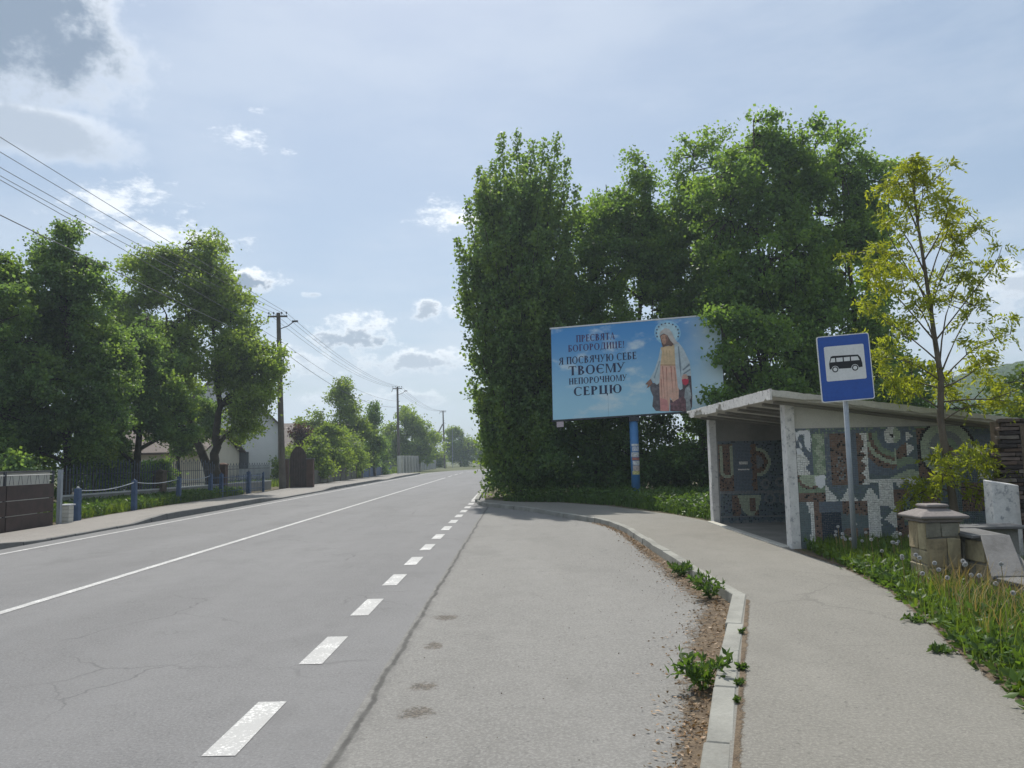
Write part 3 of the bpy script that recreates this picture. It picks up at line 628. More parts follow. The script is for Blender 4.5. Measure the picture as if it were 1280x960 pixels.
# ------------------------------------------------------------------ billboard
def glyphs():
    th, tn, se = .20, .085, .065
    def Vb(x, y0=0, y1=1, w=th, s0=1, s1=1):
        o = [[(x, y0), (x+w, y0), (x+w, y1), (x, y1)]]
        if s0: o.append([(x-se, y0), (x+w+se, y0), (x+w+se*.6, y0+.045), (x-se*.6, y0+.045)])
        if s1: o.append([(x-se*.6, y1-.045), (x+w+se*.6, y1-.045), (x+w+se, y1), (x-se, y1)])
        return o
    def Hb(x0, x1, y, w=tn): return [[(x0, y), (x1, y), (x1, y+w), (x0, y+w)]]
    def Dg(x0, y0, x1, y1, w): return [[(x0, y0), (x0+w, y0), (x1+w, y1), (x1, y1)]]
    def Ar(cx, cy, rx, ry, a0, a1, w=th, n=14):
        o = []
        for i in range(n):
            q = []
            for j, inn in ((i, 0), (i+1, 0), (i+1, 1), (i, 1)):
                a = rad(a0+(a1-a0)*j/n); f = tn*.8+(w-tn*.8)*abs(math.cos(a))**1.3
                q.append((cx+(rx-(f if inn else 0))*math.cos(a), cy+(ry-(tn if inn else 0))*math.sin(a)))
            o.append(q)
        return o
    tip = lambda x, y0, y1: [[(x, y0), (x+.05, y0), (x+.05, y1), (x, y1)]]
    G = {}
    G['П'] = (Vb(.07)+Vb(.53)+Hb(.07, .68, .93), .77); G['Н'] = (Vb(.07)+Vb(.53)+Hb(.2, .55, .48), .77); G['И'] = (Vb(.07)+Vb(.56)+Dg(.2, .1, .52, .85, .07), .8)
    G['Ц'] = (Vb(.07, s0=0)+Vb(.53, s0=0)+Hb(.05, .78, 0)+[[(.70, -.2), (.78, -.2), (.80, .06), (.70, .06)]], .84); G['Г'] = (Vb(.07)+Hb(.07, .52, .93)+tip(.49, .76, .97), .58)
    G['Т'] = (Vb(.28, s1=0)+Hb(.02, .7, .93)+tip(.01, .76, .97)+tip(.66, .76, .97), .74)
    G['Е'] = (Vb(.07)+Hb(.07, .53, .93)+Hb(.07, .47, .48)+Hb(.07, .56, .0)+tip(.5, .78, .97)+tip(.53, .02, .22)+tip(.43, .42, .6), .62)
    G['Р'] = (Vb(.07)+Ar(.24, .73, .36, .27, -90, 90), .65); G['В'] = (Vb(.07)+Ar(.24, .755, .31, .245, -90, 90)+Ar(.24, .27, .38, .27, -90, 90), .68)
    G['Б'] = (Vb(.07)+Hb(.07, .56, .93)+tip(.52, .78, .97)+Ar(.24, .29, .37, .29, -90, 90), .66)
    G['О'] = (Ar(.42, .5, .42, .52, 0, 360, n=28), .88); G['С'] = (Ar(.42, .5, .42, .52, 48, 315, n=22)+tip(.66, .72, .98), .76)
    G['Є'] = (Ar(.42, .5, .42, .52, 48, 315, n=22)+tip(.66, .72, .98)+Hb(.12, .58, .47), .76)
    G['Я'] = (Vb(.48)+Ar(.5, .73, .38, .27, 90, 270)+Dg(.02, 0, .30, .5, .15), .72)
    G['А'] = (Dg(.05, 0, .36, 1, .07)+[[(.56, 0), (.74, 0), (.45, 1), (.33, 1)]]+Hb(.17, .6, .3)+Hb(-.01, .2, 0, .045)+Hb(.5, .8, 0, .045), .8)
    G['Д'] = (Hb(.0, .82, .0)+Vb(.54, s0=0)+Hb(.24, .7, .93)+Dg(.12, .04, .27, .97, .065)+tip(.0, -.2, .05)+tip(.77, -.2, .05), .84)
    G['Ч'] = (Vb(.5)+Vb(.05, .5, 1, s0=0)+[[(.06, .52), (.2, .47), (.36, .40), (.52, .45), (.52, .52), (.36, .47)]], .74)
    G['У'] = ([[(.03, 1), (.20, 1), (.45, .38), (.33, .32)]]+Dg(.19, .0, .62, 1, .075)+[[(.08, .0), (.22, -.02), (.28, .1), (.12, .14)]]+Hb(-.03, .27, .955, .045)+Hb(.53, .78, .955, .045), .76)
    G['Ю'] = (Vb(.07)+Hb(.2, .42, .48)+Ar(.74, .5, .38, .52, 0, 360, n=28), 1.14)
    G['М'] = (Vb(.05, w=.075)+Vb(.72)+[[(.06, 1), (.21, 1), (.48, .12), (.43, .0)]]+Dg(.43, .0, .72, 1, .065), .93)
    G['!'] = ([[(.1, .28), (.17, .28), (.22, 1), (.05, 1)], [(.06, 0), (.21, 0), (.21, .14), (.06, .14)]], .3); G[' '] = ([], .3)
    return G
def billboard():
    root = thing('billboard', 'sky blue religious billboard on a single blue pole among the trees', 'billboard', (4.2, 27.35, .1))
    TL, TR_, BL, BR_ = V(1.30, 27.75, 6.36), V(7.28, 26.78, 6.585), V(1.29, 27.75, 3.0), V(7.20, 26.78, 3.235)
    ux = (TR_-TL)/np.linalg.norm(TR_-TL); W_ = np.linalg.norm(TR_-TL); uz = (BL-TL)/np.linalg.norm(BL-TL); H_ = np.linalg.norm(BL-TL)
    nn = np.cross(ux, uz); nn /= np.linalg.norm(nn); nn = nn if nn[1] < 0 else -nn
    at = lambda u, v, d: TL+ux*u+uz*v+nn*d
    fr = MB(); fr.prism([at(0, 0, -.22), at(W_, 0, -.22), at(W_, H_, -.22), at(0, H_, -.22)], nn*.219); box = fr.build('board', mSteelDk, root)
    # printed sky picture
    t = NT('printed_sky'); sp = t.N.new('ShaderNodeSeparateXYZ'); t.L.new(t.pos, sp.inputs[0])
    gr = t.step(sp.outputs[2], 3.1, 6.5); n1 = t.noise(.55, 7, .6, stretch=(1, 1, 1.7)); n2 = t.noise(1.6, 6, .6, stretch=(1, 1, 2))
    c = t.mix(gr, (.40, .68, .82), (.07, .29, .64)); right = t.step(sp.outputs[0], 5.4, 7.4)
    w = t.math('MULTIPLY', t.step(t.math('ADD', n1, t.math('MULTIPLY', t.math('SUBTRACT', n2, .5), .5)), .5, .72), .75)
    w = t.math('MAXIMUM', w, t.math('MULTIPLY', right, t.step(n1, .3, .6, .25, .75)))
    c = t.mix(w, c, (.74, .83, .86)); mSky = t.done(c, .5, .3)
    q = MB(); q.add([at(.02, .02, .002), at(W_-.02, .02, .002), at(W_-.02, H_-.02, .002), at(.02, H_-.02, .002)], [(0, 1, 2, 3)]); pic = q.build('printed_sheet', mSky, root)
    for P in ((-.03, -.03, W_+.03, .02), (-.03, H_-.02, W_+.03, H_+.04)):
        q = MB(); q.prism([at(P[0], P[1], -.23), at(P[2], P[1], -.23), at(P[2], P[3], -.23), at(P[0], P[3], -.23)], nn*.245); q.build('edge_rail', mSteelDk if P[1] > 0 else mWhite, box)
    for u_ in (1/3., 2/3.): q = MB(); q.add([at(W_*u_-.006, .02, .0032), at(W_*u_+.006, .02, .0032), at(W_*u_+.006, H_-.02, .0032), at(W_*u_-.006, H_-.02, .0032)], [(0, 1, 2, 3)]); q.build('sheet_seam', M('seam_grey_%d' % int(u_*10), (.30, .48, .62), .6, .2, 4, 0), pic)
    # lettering
    G = glyphs(); ink = M('print_ink_navy', (.022, .032, .085), .5, .1, 3, 0); ink2 = M('print_ink_violet', (.06, .04, .13), .5, .1, 3, 0)
    U = lambda px: (px-690.)*W_/213.
    lines = [('ПРЕСВЯТА', 722.5, 772, .135, .25, ink2), ('БОГОРОДИЦЕ!', 712, 783.6, .235, .24, ink2), ('Я ПОСВЯЧУЮ СЕБЕ', 699.5, 798, .365, .26, ink), ('ТВОЄМУ', 712, 783.3, .478, .33, ink), ('НЕПОРОЧНОМУ', 712, 785.3, .592, .225, ink), ('СЕРЦЮ', 718, 778.5, .705, .31, ink)]
    for s, xa, xb, vc, hcap, m in lines:
        tot = sum(G[ch][1]+.07 for ch in s)-.07; k = (U(xb)-U(xa))/tot; x = U(xa); i = 0
        for ch in s:
            mb = MB()
            for P in G[ch][0]:
                i += 1; mb.add([at(x+a*k, vc*H_+hcap*(.5-b), .0045+.0004*(i % 9)) for a, b in P], [tuple(range(len(P)))])
            x += (G[ch][1]+.07)*k
            if mb.v: mb.build('letter', m, pic)
    # printed statue figure, layered flat shapes; coordinates on an 845 x 960 sketch
    def fp(x, y):
        px, py = 800+x/7.68, 395+y/7.68
        return U(px), (py-(411-.084*(px-688)))/116.5*H_
    lay = [0]
    def flat(nm, P, col, var=.15, scl=6):
        lay[0] += 1; m = M('print_%s_%d' % (nm, lay[0]), col, .5, var, scl, 0)
        q = MB(); q.add([at(*fp(*p), .005+.0006*lay[0]) for p in P], [tuple(range(len(P)))]); b = bmesh.new(); me = q.mesh(nm, m, rootloc(pic)); b.from_mesh(me); bmesh.ops.triangulate(b, faces=b.faces[:]); b.to_mesh(me); b.free(); link(nm, me, pic)
    ell = lambda cx, cy, rx, ry, n=22: [(cx+rx*math.cos(2*math.pi*k/n), cy+ry*math.sin(2*math.pi*k/n)) for k in range(n)]
    flat('halo', ell(285, 160, 125, 118), (0.297, 0.567, 0.837)); flat('halo', ell(285, 160, 100, 96), (0.486, 0.729, 0.85))
    flat('cloak', [(105, 640), (190, 640), (195, 905), (150, 905), (118, 862), (130, 770), (104, 705)], (0.135, 0.121, 0.135), .5, 9)
    flat('cloak', [(345, 600), (490, 560), (494, 760), (488, 860), (468, 905), (285, 905), (285, 800), (350, 800)], (0.115, 0.081, 0.0945), .5, 9)
    flat('cloak', [(430, 690), (470, 655), (488, 760), (470, 800), (480, 860), (462, 903), (430, 903), (418, 790)], (0.365, 0.392, 0.405), .4, 9)
    flat('dress', [(190, 640), (204, 465), (350, 465), (372, 700), (365, 815), (322, 832), (286, 775), (276, 905), (192, 905)], (0.81, 0.446, 0.338))
    for a, b, c_ in (((222, 480), (232, 480), (240, 905)), ((258, 490), (268, 490), (262, 880)), ((300, 480), (312, 480), (318, 820)), ((335, 480), (345, 500), (350, 790)), ((205, 600), (214, 600), (214, 900))): flat('fold', [a, b, c_], (0.513, 0.203, 0.162))
    flat('dress', [(192, 780), (262, 800), (272, 905), (192, 905)], (0.743, 0.297, 0.27))
    flat('dress', [(216, 300), (345, 275), (356, 467), (202, 470)], (0.756, 0.499, 0.297)); flat('girdle', [(203, 462), (354, 462), (354, 474), (202, 476)], (0.567, 0.338, 0.203))
    for x in (240, 268, 296): flat('fold', [(x, 330), (x+6, 330), (x+4, 455)], (0.54, 0.338, 0.189))
    flat('mantle', [(216, 300), (226, 345), (206, 470), (192, 640), (168, 658), (104, 602), (150, 520), (190, 410)], (0.486, 0.594, 0.648)); flat('fold', [(200, 430), (208, 430), (150, 600), (140, 590)], (0.27, 0.351, 0.405))
    flat('mantle', [(345, 275), (384, 250), (432, 320), (482, 440), (492, 570), (452, 566), (404, 600), (408, 690), (384, 706), (364, 680), (348, 470)], (0.513, 0.608, 0.661))
    flat('fold', [(378, 290), (388, 290), (402, 480), (396, 590), (384, 480)], (0.216, 0.27, 0.324)); flat('fold', [(478, 450), (484, 470), (420, 520), (412, 512)], (0.216, 0.27, 0.324)); flat('fold', [(484, 500), (488, 516), (424, 556), (416, 548)], (0.216, 0.27, 0.324))
    flat('hair', [(212, 190), (245, 168), (300, 180), (350, 262), (318, 290), (285, 282), (236, 300), (226, 262)], (0.162, 0.0945, 0.0743))
    flat('face', [(220, 195), (240, 178), (272, 182), (288, 205), (284, 240), (264, 268), (246, 274), (232, 255)], (0.486, 0.27, 0.189), .2)
    flat('face_shadow', [(262, 185), (290, 205), (284, 245), (262, 270), (270, 230)], (0.257, 0.135, 0.108))
    flat('eye', [(234, 212), (246, 209), (246, 214), (235, 217)], (.06, .03, .03)); flat('eye', [(262, 208), (276, 212), (275, 216), (262, 213)], (.06, .03, .03)); flat('nose', [(251, 212), (257, 234), (247, 236)], (.62, .40, .30)); flat('mouth', [(243, 248), (260, 247), (252, 253)], (.30, .08, .08))
    flat('veil', [(204, 190), (222, 145), (262, 117), (300, 124), (328, 162), (352, 222), (382, 260), (345, 275), (312, 238), (284, 186), (244, 164), (216, 182)], (0.567, 0.513, 0.486))
    flat('hand', [(112, 602), (128, 640), (96, 676), (70, 692), (84, 660), (60, 652), (88, 622)], (0.297, 0.162, 0.121)); flat('hand', [(418, 556), (446, 552), (462, 585), (456, 606), (404, 606), (402, 582)], (0.675, 0.405, 0.324))
    flat('heart', [(402, 606), (430, 596), (466, 604), (462, 640), (436, 660), (410, 648)], (0.567, 0.0405, 0.081))
    flat('drapery', [(286, 780), (300, 830), (340, 800), (410, 760), (432, 800), (432, 903), (284, 903)], (0.189, 0.0945, 0.108), .6, 10)
    for k in range(12):
        a = rad(200-k*220/11); flat('star', ell(285+105*math.cos(a), 165-95*math.sin(a), 8, 8, 8), (0.081, 0.0945, 0.162))
    # pole with pasted notices, head bracket
    p = MB(); p.tube([(4.17, 27.45, .0), (4.17, 27.45, 2.9)], .155, 20); pole = p.build('pole', mBlue, root, True)
    for z0, z1, col in ((1.02, 1.14, (.55, .5, .2)), (1.14, 1.34, (.5, .42, .38)), (1.36, 1.5, (.66, .66, .64)), (1.52, 1.62, (.45, .18, .14)), (1.64, 1.80, (.68, .68, .66)), (1.84, 2.0, (.55, .6, .7)), (2.02, 2.1, (.66, .66, .64))):
        q = MB(); a0 = random.uniform(-2.6, -2.2); n_ = 8; r = .158
        vs = [(4.17+r*math.cos(a0+2.0*k/n_), 27.45+r*math.sin(a0+2.0*k/n_), z) for z in (z0, z1) for k in range(n_+1)]
        q.add(vs, [(k, k+1, n_+2+k, n_+1+k) for k in range(n_)]); q.build('pasted_notice', M('paper_%d' % int(z0*100), col, .8, .35, 18, 0, col2=(.2, .18, .2), thr=(.55, .62)), pole)
    b = MB(); b.box((3.99, 27.28, 2.9), (4.35, 27.62, 3.06)); b.build('head_bracket', mSteelDk, root)
    q = MB(); q.prism([at(.15, H_+.05, -.02), at(.4, H_+.05, -.02), at(.4, H_+.25, -.02), at(.15, H_+.25, -.02)], nn*.02); q.build('number_plate', M('plate_pink_white', (.5, .42, .44), .6, .2, 30, 0), root)
billboard()

# ------------------------------------------------------------------ stone pillar and low walls
def jstone(mb, a, b, j=.012):
    x0, y0, z0 = a; x1, y1, z1 = b
    p = [(x0, y0, z0), (x1, y0, z0), (x1, y1, z0), (x0, y1, z0), (x0, y0, z1), (x1, y0, z1), (x1, y1, z1), (x0, y1, z1)]
    return mb.hexa([tuple(c+random.uniform(-j, j) for c in q) for q in p])
def pillar():
    root = thing('stone_gate_pillar', 'squat stone clad gate pillar with stepped pyramid cap in the weeds', 'pillar', (4.88, 9.2, .1))
    cx, cy, h = 4.88, 9.2, .195
    q = MB(); q.box((cx-h+.02, cy-h+.02, -.02), (cx+h-.02, cy+h-.02, .86)); core = q.build('core', mConcDk, root)
    def pieces(face):
        z = .0
        while z < .84:
            hh = random.choice((.16, .22, .28, .34)); hh = min(hh, .86-z); hh = .86-z if .86-z-hh < .1 else hh
            cut = random.uniform(.35, .65)
            for u0, u1 in ((0, cut), (cut, 1)):
                mb = MB(); a = -h+2*h*u0+.006; b = -h+2*h*u1-.006; d = random.uniform(.0, .018)
                if face == 'f': jstone(mb, (cx+a, cy-h-d, z+.006), (cx+b, cy-h+.03, z+hh-.006))
                elif face == 'l': jstone(mb, (cx-h-d, cy+a, z+.006), (cx-h+.03, cy+b, z+hh-.006))
                elif face == 'r': jstone(mb, (cx+h-.03, cy+a, z+.006), (cx+h+d, cy+b, z+hh-.006))
                else: jstone(mb, (cx+a, cy+h-.03, z+.006), (cx+b, cy+h+d, z+hh-.006))
                mb.build('stone', random.choice(mStone[:4]), core, bevel=.008)
            z += hh
    for f in 'flrb': pieces(f)
    c = MB(); s = math.sqrt(2)
    c.lathe((cx, cy, .86), [(.20*s, 0), (.225*s, .0), (.225*s, .03), (.275*s, .045), (.28*s, .07), (.265*s, .08), (.11*s, .15), (.105*s, .16), (.13*s, .168), (.13*s, .19), (.115*s, .20)], 4, phase=math.pi/4); c.build('cap', mCap, root, bevel=.006)
pillar()
def lowwall():
    root = thing('stone_garden_wall', 'low stone wall with sloping grey coping slab beside the capped pillar', 'wall', (5.4, 8.8, .1))
    # runs to the right from the pillar, then towards the viewer, stepping down
    q = MB(); q.prism([(5.20, 9.1, -.02), (5.20, 9.1, .68), (5.20, 8.75, .68), (5.20, 8.22, .36), (5.20, 6.2, .34), (5.20, 6.2, -.02)], (.22, 0, 0)); core = q.build('core', mConcDk, root)
    q = MB(); q.box((5.12, 9.1, -.02), (5.5, 9.38, .68)); q.build('core', mConcDk, root)
    for y0, y1, z0, z1, m in ((8.72, 9.08, .42, .66, 1), (8.60, 8.9, .12, .40, 0), (8.92, 9.08, .0, .40, 3), (8.25, 8.58, .1, .36, 4), (7.9, 8.22, .0, .3, 2), (7.5, 7.88, .02, .3, 0), (7.1, 7.48, .0, .3, 3), (6.7, 7.08, .0, .3, 1), (6.25, 6.68, .0, .3, 2)):
        mb = MB(); zt = min(z1, .36+max(0, (y0-8.22))*.6); jstone(mb, (5.17, y0, z0), (5.22, y1, zt), .01); mb.build('stone', mStone[m], core, bevel=.008)
    mb = MB(); jstone(mb, (5.13, 9.07, .05), (5.3, 9.11, .62)); mb.build('stone', mStone[3], core, bevel=.008)
    r = random.Random(2); w0, w1 = 5.12, 5.47
    def slab(nm, P, th=.04): q = MB(); q.prism(P, (0, 0, -th)); q.build(nm, mSlab, root, bevel=.006)
    slab('coping_slab', [(5.06, 9.42, .745), (5.50, 9.42, .745), (5.47, 8.76, .73), (5.08, 8.78, .73)])
    slab('sloping_slab', [(5.16, 8.75, .735), (5.48, 8.74, .735), (5.20, 8.08, .385), (4.86, 8.10, .385)], .035)
    slab('coping_slab', [(4.88, 8.06, .375), (5.7, 8.2, .375), (5.7, 7.75, .365), (4.95, 7.62, .36)])
    slab('coping_slab', [(5.08, 7.6, .365), (5.48, 7.6, .365), (5.48, 6.6, .355), (5.08, 6.6, .355)])
    q = MB(); q.box((4.93, 7.7, -.02), (5.6, 8.0, .325)); q.build('core', mStone[2], root, bevel=.01)
    r2 = thing('concrete_side_wall', 'dark low wall with thin grey coping behind the capped pillar', 'wall', (5.9, 9.85, .1))
    q = MB(); q.box((5.55, 9.75, -.02), (6.22, 9.95, .695)); q.build('core', mConcDk, r2); q = MB(); q.box((5.5, 9.62, .70), (6.3, 10.05, .735)); q.build('coping_slab', mSlab, r2, bevel=.006)
lowwall()
def gatepost():
    root = thing('whitewashed_post', 'short broken white concrete post at the right edge', 'post', (6.45, 10.4, .1))
    q = MB(); zs = [-.02, .3, .6, .9, 1.1, 1.2]; r = random.Random(4)
    for z in zs: pass
    vs = [(6.27+.01*r.random()+dx*(.36-.01*r.random()), 10.3+dy*.2, z if (z < 1.2) else z+.06*(1-dx)+.02*dy) for z in zs for dx, dy in ((0, 0), (1, 0), (1, 1), (0, 1))]
    q.add(vs, [(4*i+k, 4*i+(k+1) % 4, 4*i+4+(k+1) % 4, 4*i+4+k) for i in range(5) for k in range(4)]+[(3, 2, 1, 0), (20, 21, 22, 23)]); q.build('post_body', mWhitewash, root, bevel=.01)
    t = thing('timber_post', 'dark weathered timber post right of the short white post', 'post', (6.7, 10.2, .1))
    q = MB(); q.tube([(6.72, 10.2, -.02), (6.73, 10.2, 1.0), (6.71, 10.2, 2.0)], [.08, .07, .06], 9); q.build('post_body', mTimber, t)
gatepost()
def brickpile():
    root = thing('ruined_brick_stack', 'tall stack of thin dark old bricks beside the shelter wall', 'brick stack', (7.75, 11.7, .1))
    r = random.Random(12); meshes = []
    for i, m in enumerate(mBrickDk):
        for v in range(2):
            q = MB(); q.box((-.14, -.07, 0), (.14, .07, .052)); q.v = [tuple(c+r.uniform(-.006, .006) for c in p) for p in q.v]; meshes.append(q.mesh('brick', m, bevel=.006))
    z = .1; k = 0
    while z < 2.14:
        left = 7.16+(.02 if z < 1.5 else (z-1.5)*.2)+r.uniform(-.03, .03)
        x = left+(.0 if k % 2 else .07)
        while x < 8.0:
            o = link('brick', meshes[r.choice([0, 1, 2, 3, 4, 5, 6, 7, 2, 3, 6, 8])], root, (x+.14, 11.66+r.uniform(-.015, .015), z)); o.rotation_euler[2] = r.uniform(-.05, .05); x += .292
        z += .064; k += 1
    q = MB(); q.box((7.32, 11.72, -.02), (8.0, 11.95, 2.1)); q.build('core', mTimber, root)
brickpile()

# ------------------------------------------------------------------ left side: fences, gate, houses
def leftside():
    # brown fence with a pale strip above it
    root = thing('brown_board_fence', 'dark brown panel fence with wire lattice on top at left edge', 'fence', (-12.6, 18, .1))
    A, B = V(-12.25, 12.5), V(-12.74, 21.2)
    def pt(t, z, d=0): p = A+(B-A)*t; return (p[0]-d, p[1], z)
    nb = 14
    for z0, z1 in ((.1, .48), (.5, .86), (.88, 1.25)):
        for k in range(4):
            q = MB(); a, b = k/4+.003, (k+1)/4-.003
            q.hexa([pt(a, z0), pt(b, z0), pt(b, z0, .03), pt(a, z0, .03), pt(a, z1), pt(b, z1), pt(b, z1, .03), pt(a, z1, .03)]); q.build('board', mWoodDk, root)
    for t in (0, .25, .5, .75, 1):
        q = MB(); q.box((pt(t, 0)[0]-.08, pt(t, 0)[1]-.03, -.05), (pt(t, 0)[0]-.032, pt(t, 0)[1]+.03, 1.6)); q.build('post', mSteelDk, root)
    for k in range(46):
        t = k/45*.99; q = MB(); z = 1.26; q.tube([pt(t, z, .05), pt(t+.007*(1 if k % 2 else -1), 1.5, .05)], .006, 4); q.build('lattice_wire', mSteelDk, root)
    q = MB(); q.tube([pt(0, 1.5, .05), pt(1, 1.5, .05)], .012, 5); q.build('rail', mPoleW, root)
    w = thing('pale_yard_wall', 'pale grey wall standing behind the brown panel fence', 'wall', (-14, 20, .1))
    q = MB(); q.box((-14.3, 12, -.05), (-14.1, 23.2, 1.55)); q.build('wall_panel', mConc, w); q = MB(); q.box((-14.34, 12, 1.552), (-14.06, 23.2, 1.6)); q.build('coping', mSlab, w)
    p = tag(MB().box((-12.82, 21.45, -.05), (-12.72, 21.55, 1.62)).build('steel_gate_post', mGalv), 'grey steel post at the end of the brown panel fence', 'post')
    s = thing('concrete_stub', 'short grey block pillar with white cap between steel post and blue post', 'pillar', (-12.78, 21.9, .1))
    for k in range(5): q = MB(); q.box((-12.9, 21.78, .05+.11*k), (-12.66, 22.02, .155+.11*k)); q.build('block', mConc, s, bevel=.008)
    q = MB(); q.box((-12.93, 21.75, .602), (-12.63, 22.05, .64)); q.build('cap', mWhite, s)
    # blue posts
    posts = [(-12.95, 22.7, 1.05, 'thick blue concrete post nearest the short block pillar'), (-13.62, 27.4, 1.15, 'tall blue concrete post, second from the brown fence'), (-14.15, 32.2, 1.15, 'blue post in front of the arched iron railing'), (-14.3, 35.9, 1.2, 'left of the two blue posts before the forked tree'), (-14.22, 37.0, 1.2, 'right of the two blue posts before the forked tree'), (-14.1, 40.4, 1.25, 'blue post left of the narrow one near the utility pole'), (-14.05, 42.6, 1.15, 'last narrow blue post before the utility pole')]
    for i, (x, y, h, lb) in enumerate(posts):
        r = thing('blue_post', lb, 'post', (x, y, .09), 'blue fence posts along the far pavement'); hw = .085 if i < 5 else .1 if i == 5 else .06
        q = MB(); q.hexa([(x-hw, y-hw, .0), (x+hw, y-hw, .0), (x+hw, y+hw, .0), (x-hw, y+hw, .0), (x-hw*.9, y-hw*.9, h), (x+hw*.9, y-hw*.9, h), (x+hw*.9, y+hw*.9, h), (x-hw*.9, y+hw*.9, h)]); q.build('shaft', mBluePost, r, bevel=.01)
        q = MB(); q.lathe((x, y, h), [(.03, 0), (.045, .02), (.03, .05), (.005, .06)], 8); q.build('knob', mPoleW if i == 0 else mBluePost, r)
    for i in range(3):
        a, b = posts[i], posts[i+1]; q = MB(); P = []
        for k in range(9): t = k/8; P.append((a[0]+(b[0]-a[0])*t, a[1]+(b[1]-a[1])*t, a[2]-.06+(b[2]-a[2])*t-.10*math.sin(math.pi*t)))
        q.tube(P, .016, 6); tag(q.build('handrail_pipe', mGalv), ['sagging grey pipe between the first two blue posts', 'sagging grey pipe between second and third blue posts', 'sagging grey pipe from arched railing post to forked tree'][i], 'pipe', 'pipes between the blue posts')
    for a, b, lb in ((posts[3], posts[4], 'short blue rail panel between the paired blue posts'), (posts[4], posts[5], 'long blue rail panel right of the paired blue posts'), (posts[5], posts[6], 'narrow blue rail panel ending at the last blue post')):
        r = thing('blue_rail_panel', lb, 'fence', ((a[0]+b[0])/2, (a[1]+b[1])/2, .09), 'blue rail panels by the forked tree')
        for z in (.35, .7, 1.02): q = MB(); q.tube([(a[0], a[1]+.08, z), (b[0], b[1]-.08, z)], .016, 5); q.build('rail', mBluePost, r)
        n_ = max(2, int((b[1]-a[1])/.22))
        for k in range(1, n_): t = k/n_; x = a[0]+(b[0]-a[0])*t; y = a[1]+(b[1]-a[1])*t; q = MB(); q.tube([(x, y, .09), (x, y, 1.12)], .011, 5); q.build('bar', mBluePost, r)
    # wrought iron fence on a plinth, with an arched stretch
    segs = [((-16.9, 28.5), (-16.2, 35.0), 34, .25, 'low iron railing on plinth behind the first blue posts'), ((-16.2, 35.0), (-15.6, 40.4), 30, .22, 'iron railing with arched spiked top behind the dark trunks'), ((-15.5, 40.9), (-14.9, 46.3), 34, .0, 'straight spiked iron railing beside the arched brown gate')]
    pk = MB(); pk.tube([(0, 0, 0), (0, 0, 1)], .015, 5); pk.lathe((0, 0, 1), [(.011, 0), (.028, .03), (.018, .06), (.003, .12)], 5); pkm = pk.mesh('picket', M('blue_grey_iron', (.09, .115, .16), .5, .2, 5, 0))
    for (x0, y0), (x1, y1), n_, arch, lb in segs:
        r = thing('iron_railing', lb, 'railing', ((x0+x1)/2, (y0+y1)/2, .09), 'iron railings round the left yards')
        q = MB(); d = .11; q.hexa([(x0-d, y0, 0), (x0+d, y0, 0), (x1+d, y1, 0), (x1-d, y1, 0), (x0-d, y0, .58), (x0+d, y0, .58), (x1+d, y1, .58), (x1-d, y1, .58)]); q.build('plinth', mConcDk, r)
        q = MB(); d = .13; q.hexa([(x0-d, y0, .582), (x0+d, y0, .582), (x1+d, y1, .582), (x1-d, y1, .582), (x0-d, y0, .64), (x0+d, y0, .64), (x1+d, y1, .64), (x1-d, y1, .64)]); q.build('coping', mPoleW, r)
        for k in range(n_):
            t = (k+.5)/n_; o = link('picket', pkm, r, (x0+(x1-x0)*t, y0+(y1-y0)*t, .64)); o.scale = (1, 1, .86+arch*math.sin(math.pi*t)+(.1 if k % 2 else 0))
        for z in (.78, 1.38): q = MB(); q.tube([(x0, y0, z), (x1, y1, z)], .015, 5); q.build('rail', mSteelDk, r)
    for x, y, w, h, m, lb in ((-16.2, 34.9, .45, 1.35, mTimber, 'brown stone pillar between two iron railings'), (-15.55, 40.65, .4, 1.6, mBrick, 'brick pillar with cap right of the forked tree')):
        r = thing('railing_pillar', lb, 'pillar', (x, y, .09)); q = MB(); q.box((x-w/2, y-w/2, 0), (x+w/2, y+w/2, h)); q.build('shaft', m, r, bevel=.015); q = MB(); q.lathe((x, y, h+.002), [(w*.82, 0), (w*.82, .05), (.05, .14)], 4, phase=math.pi/4); q.build('cap', m, r)
    # arched gate with brick piers
    r = thing('arched_gate', 'dark brown arched garden gate between brick piers by the utility pole', 'gate', (-13.75, 48.3, .1))
    for k in range(7):
        xa = -14.27+k*.15; pts = []; f = lambda x: 1.55+1.12*math.sqrt(max(0, 1-((x+13.75)/.56)**2))
        q = MB(); q.prism([(xa+.004, 48.3, .02), (xa+.146, 48.3, .02), (xa+.146, 48.3, f(min(xa+.146, -13.22))), (xa+.075, 48.3, f(xa+.075)), (xa+.004, 48.3, f(max(xa+.004, -14.28)))], (0, .05, 0)); q.build('board', mWoodDk, r)
    for x in (-14.55, -12.98): q = MB(); q.box((x-.2, 48.15, 0), (x+.2, 48.5, 1.85)); pr = q.build('pier', mBrick, r); q = MB(); q.box((x-.24, 48.11, 1.852), (x+.24, 48.54, 1.92)); q.build('pier_cap', mSlab, pr)
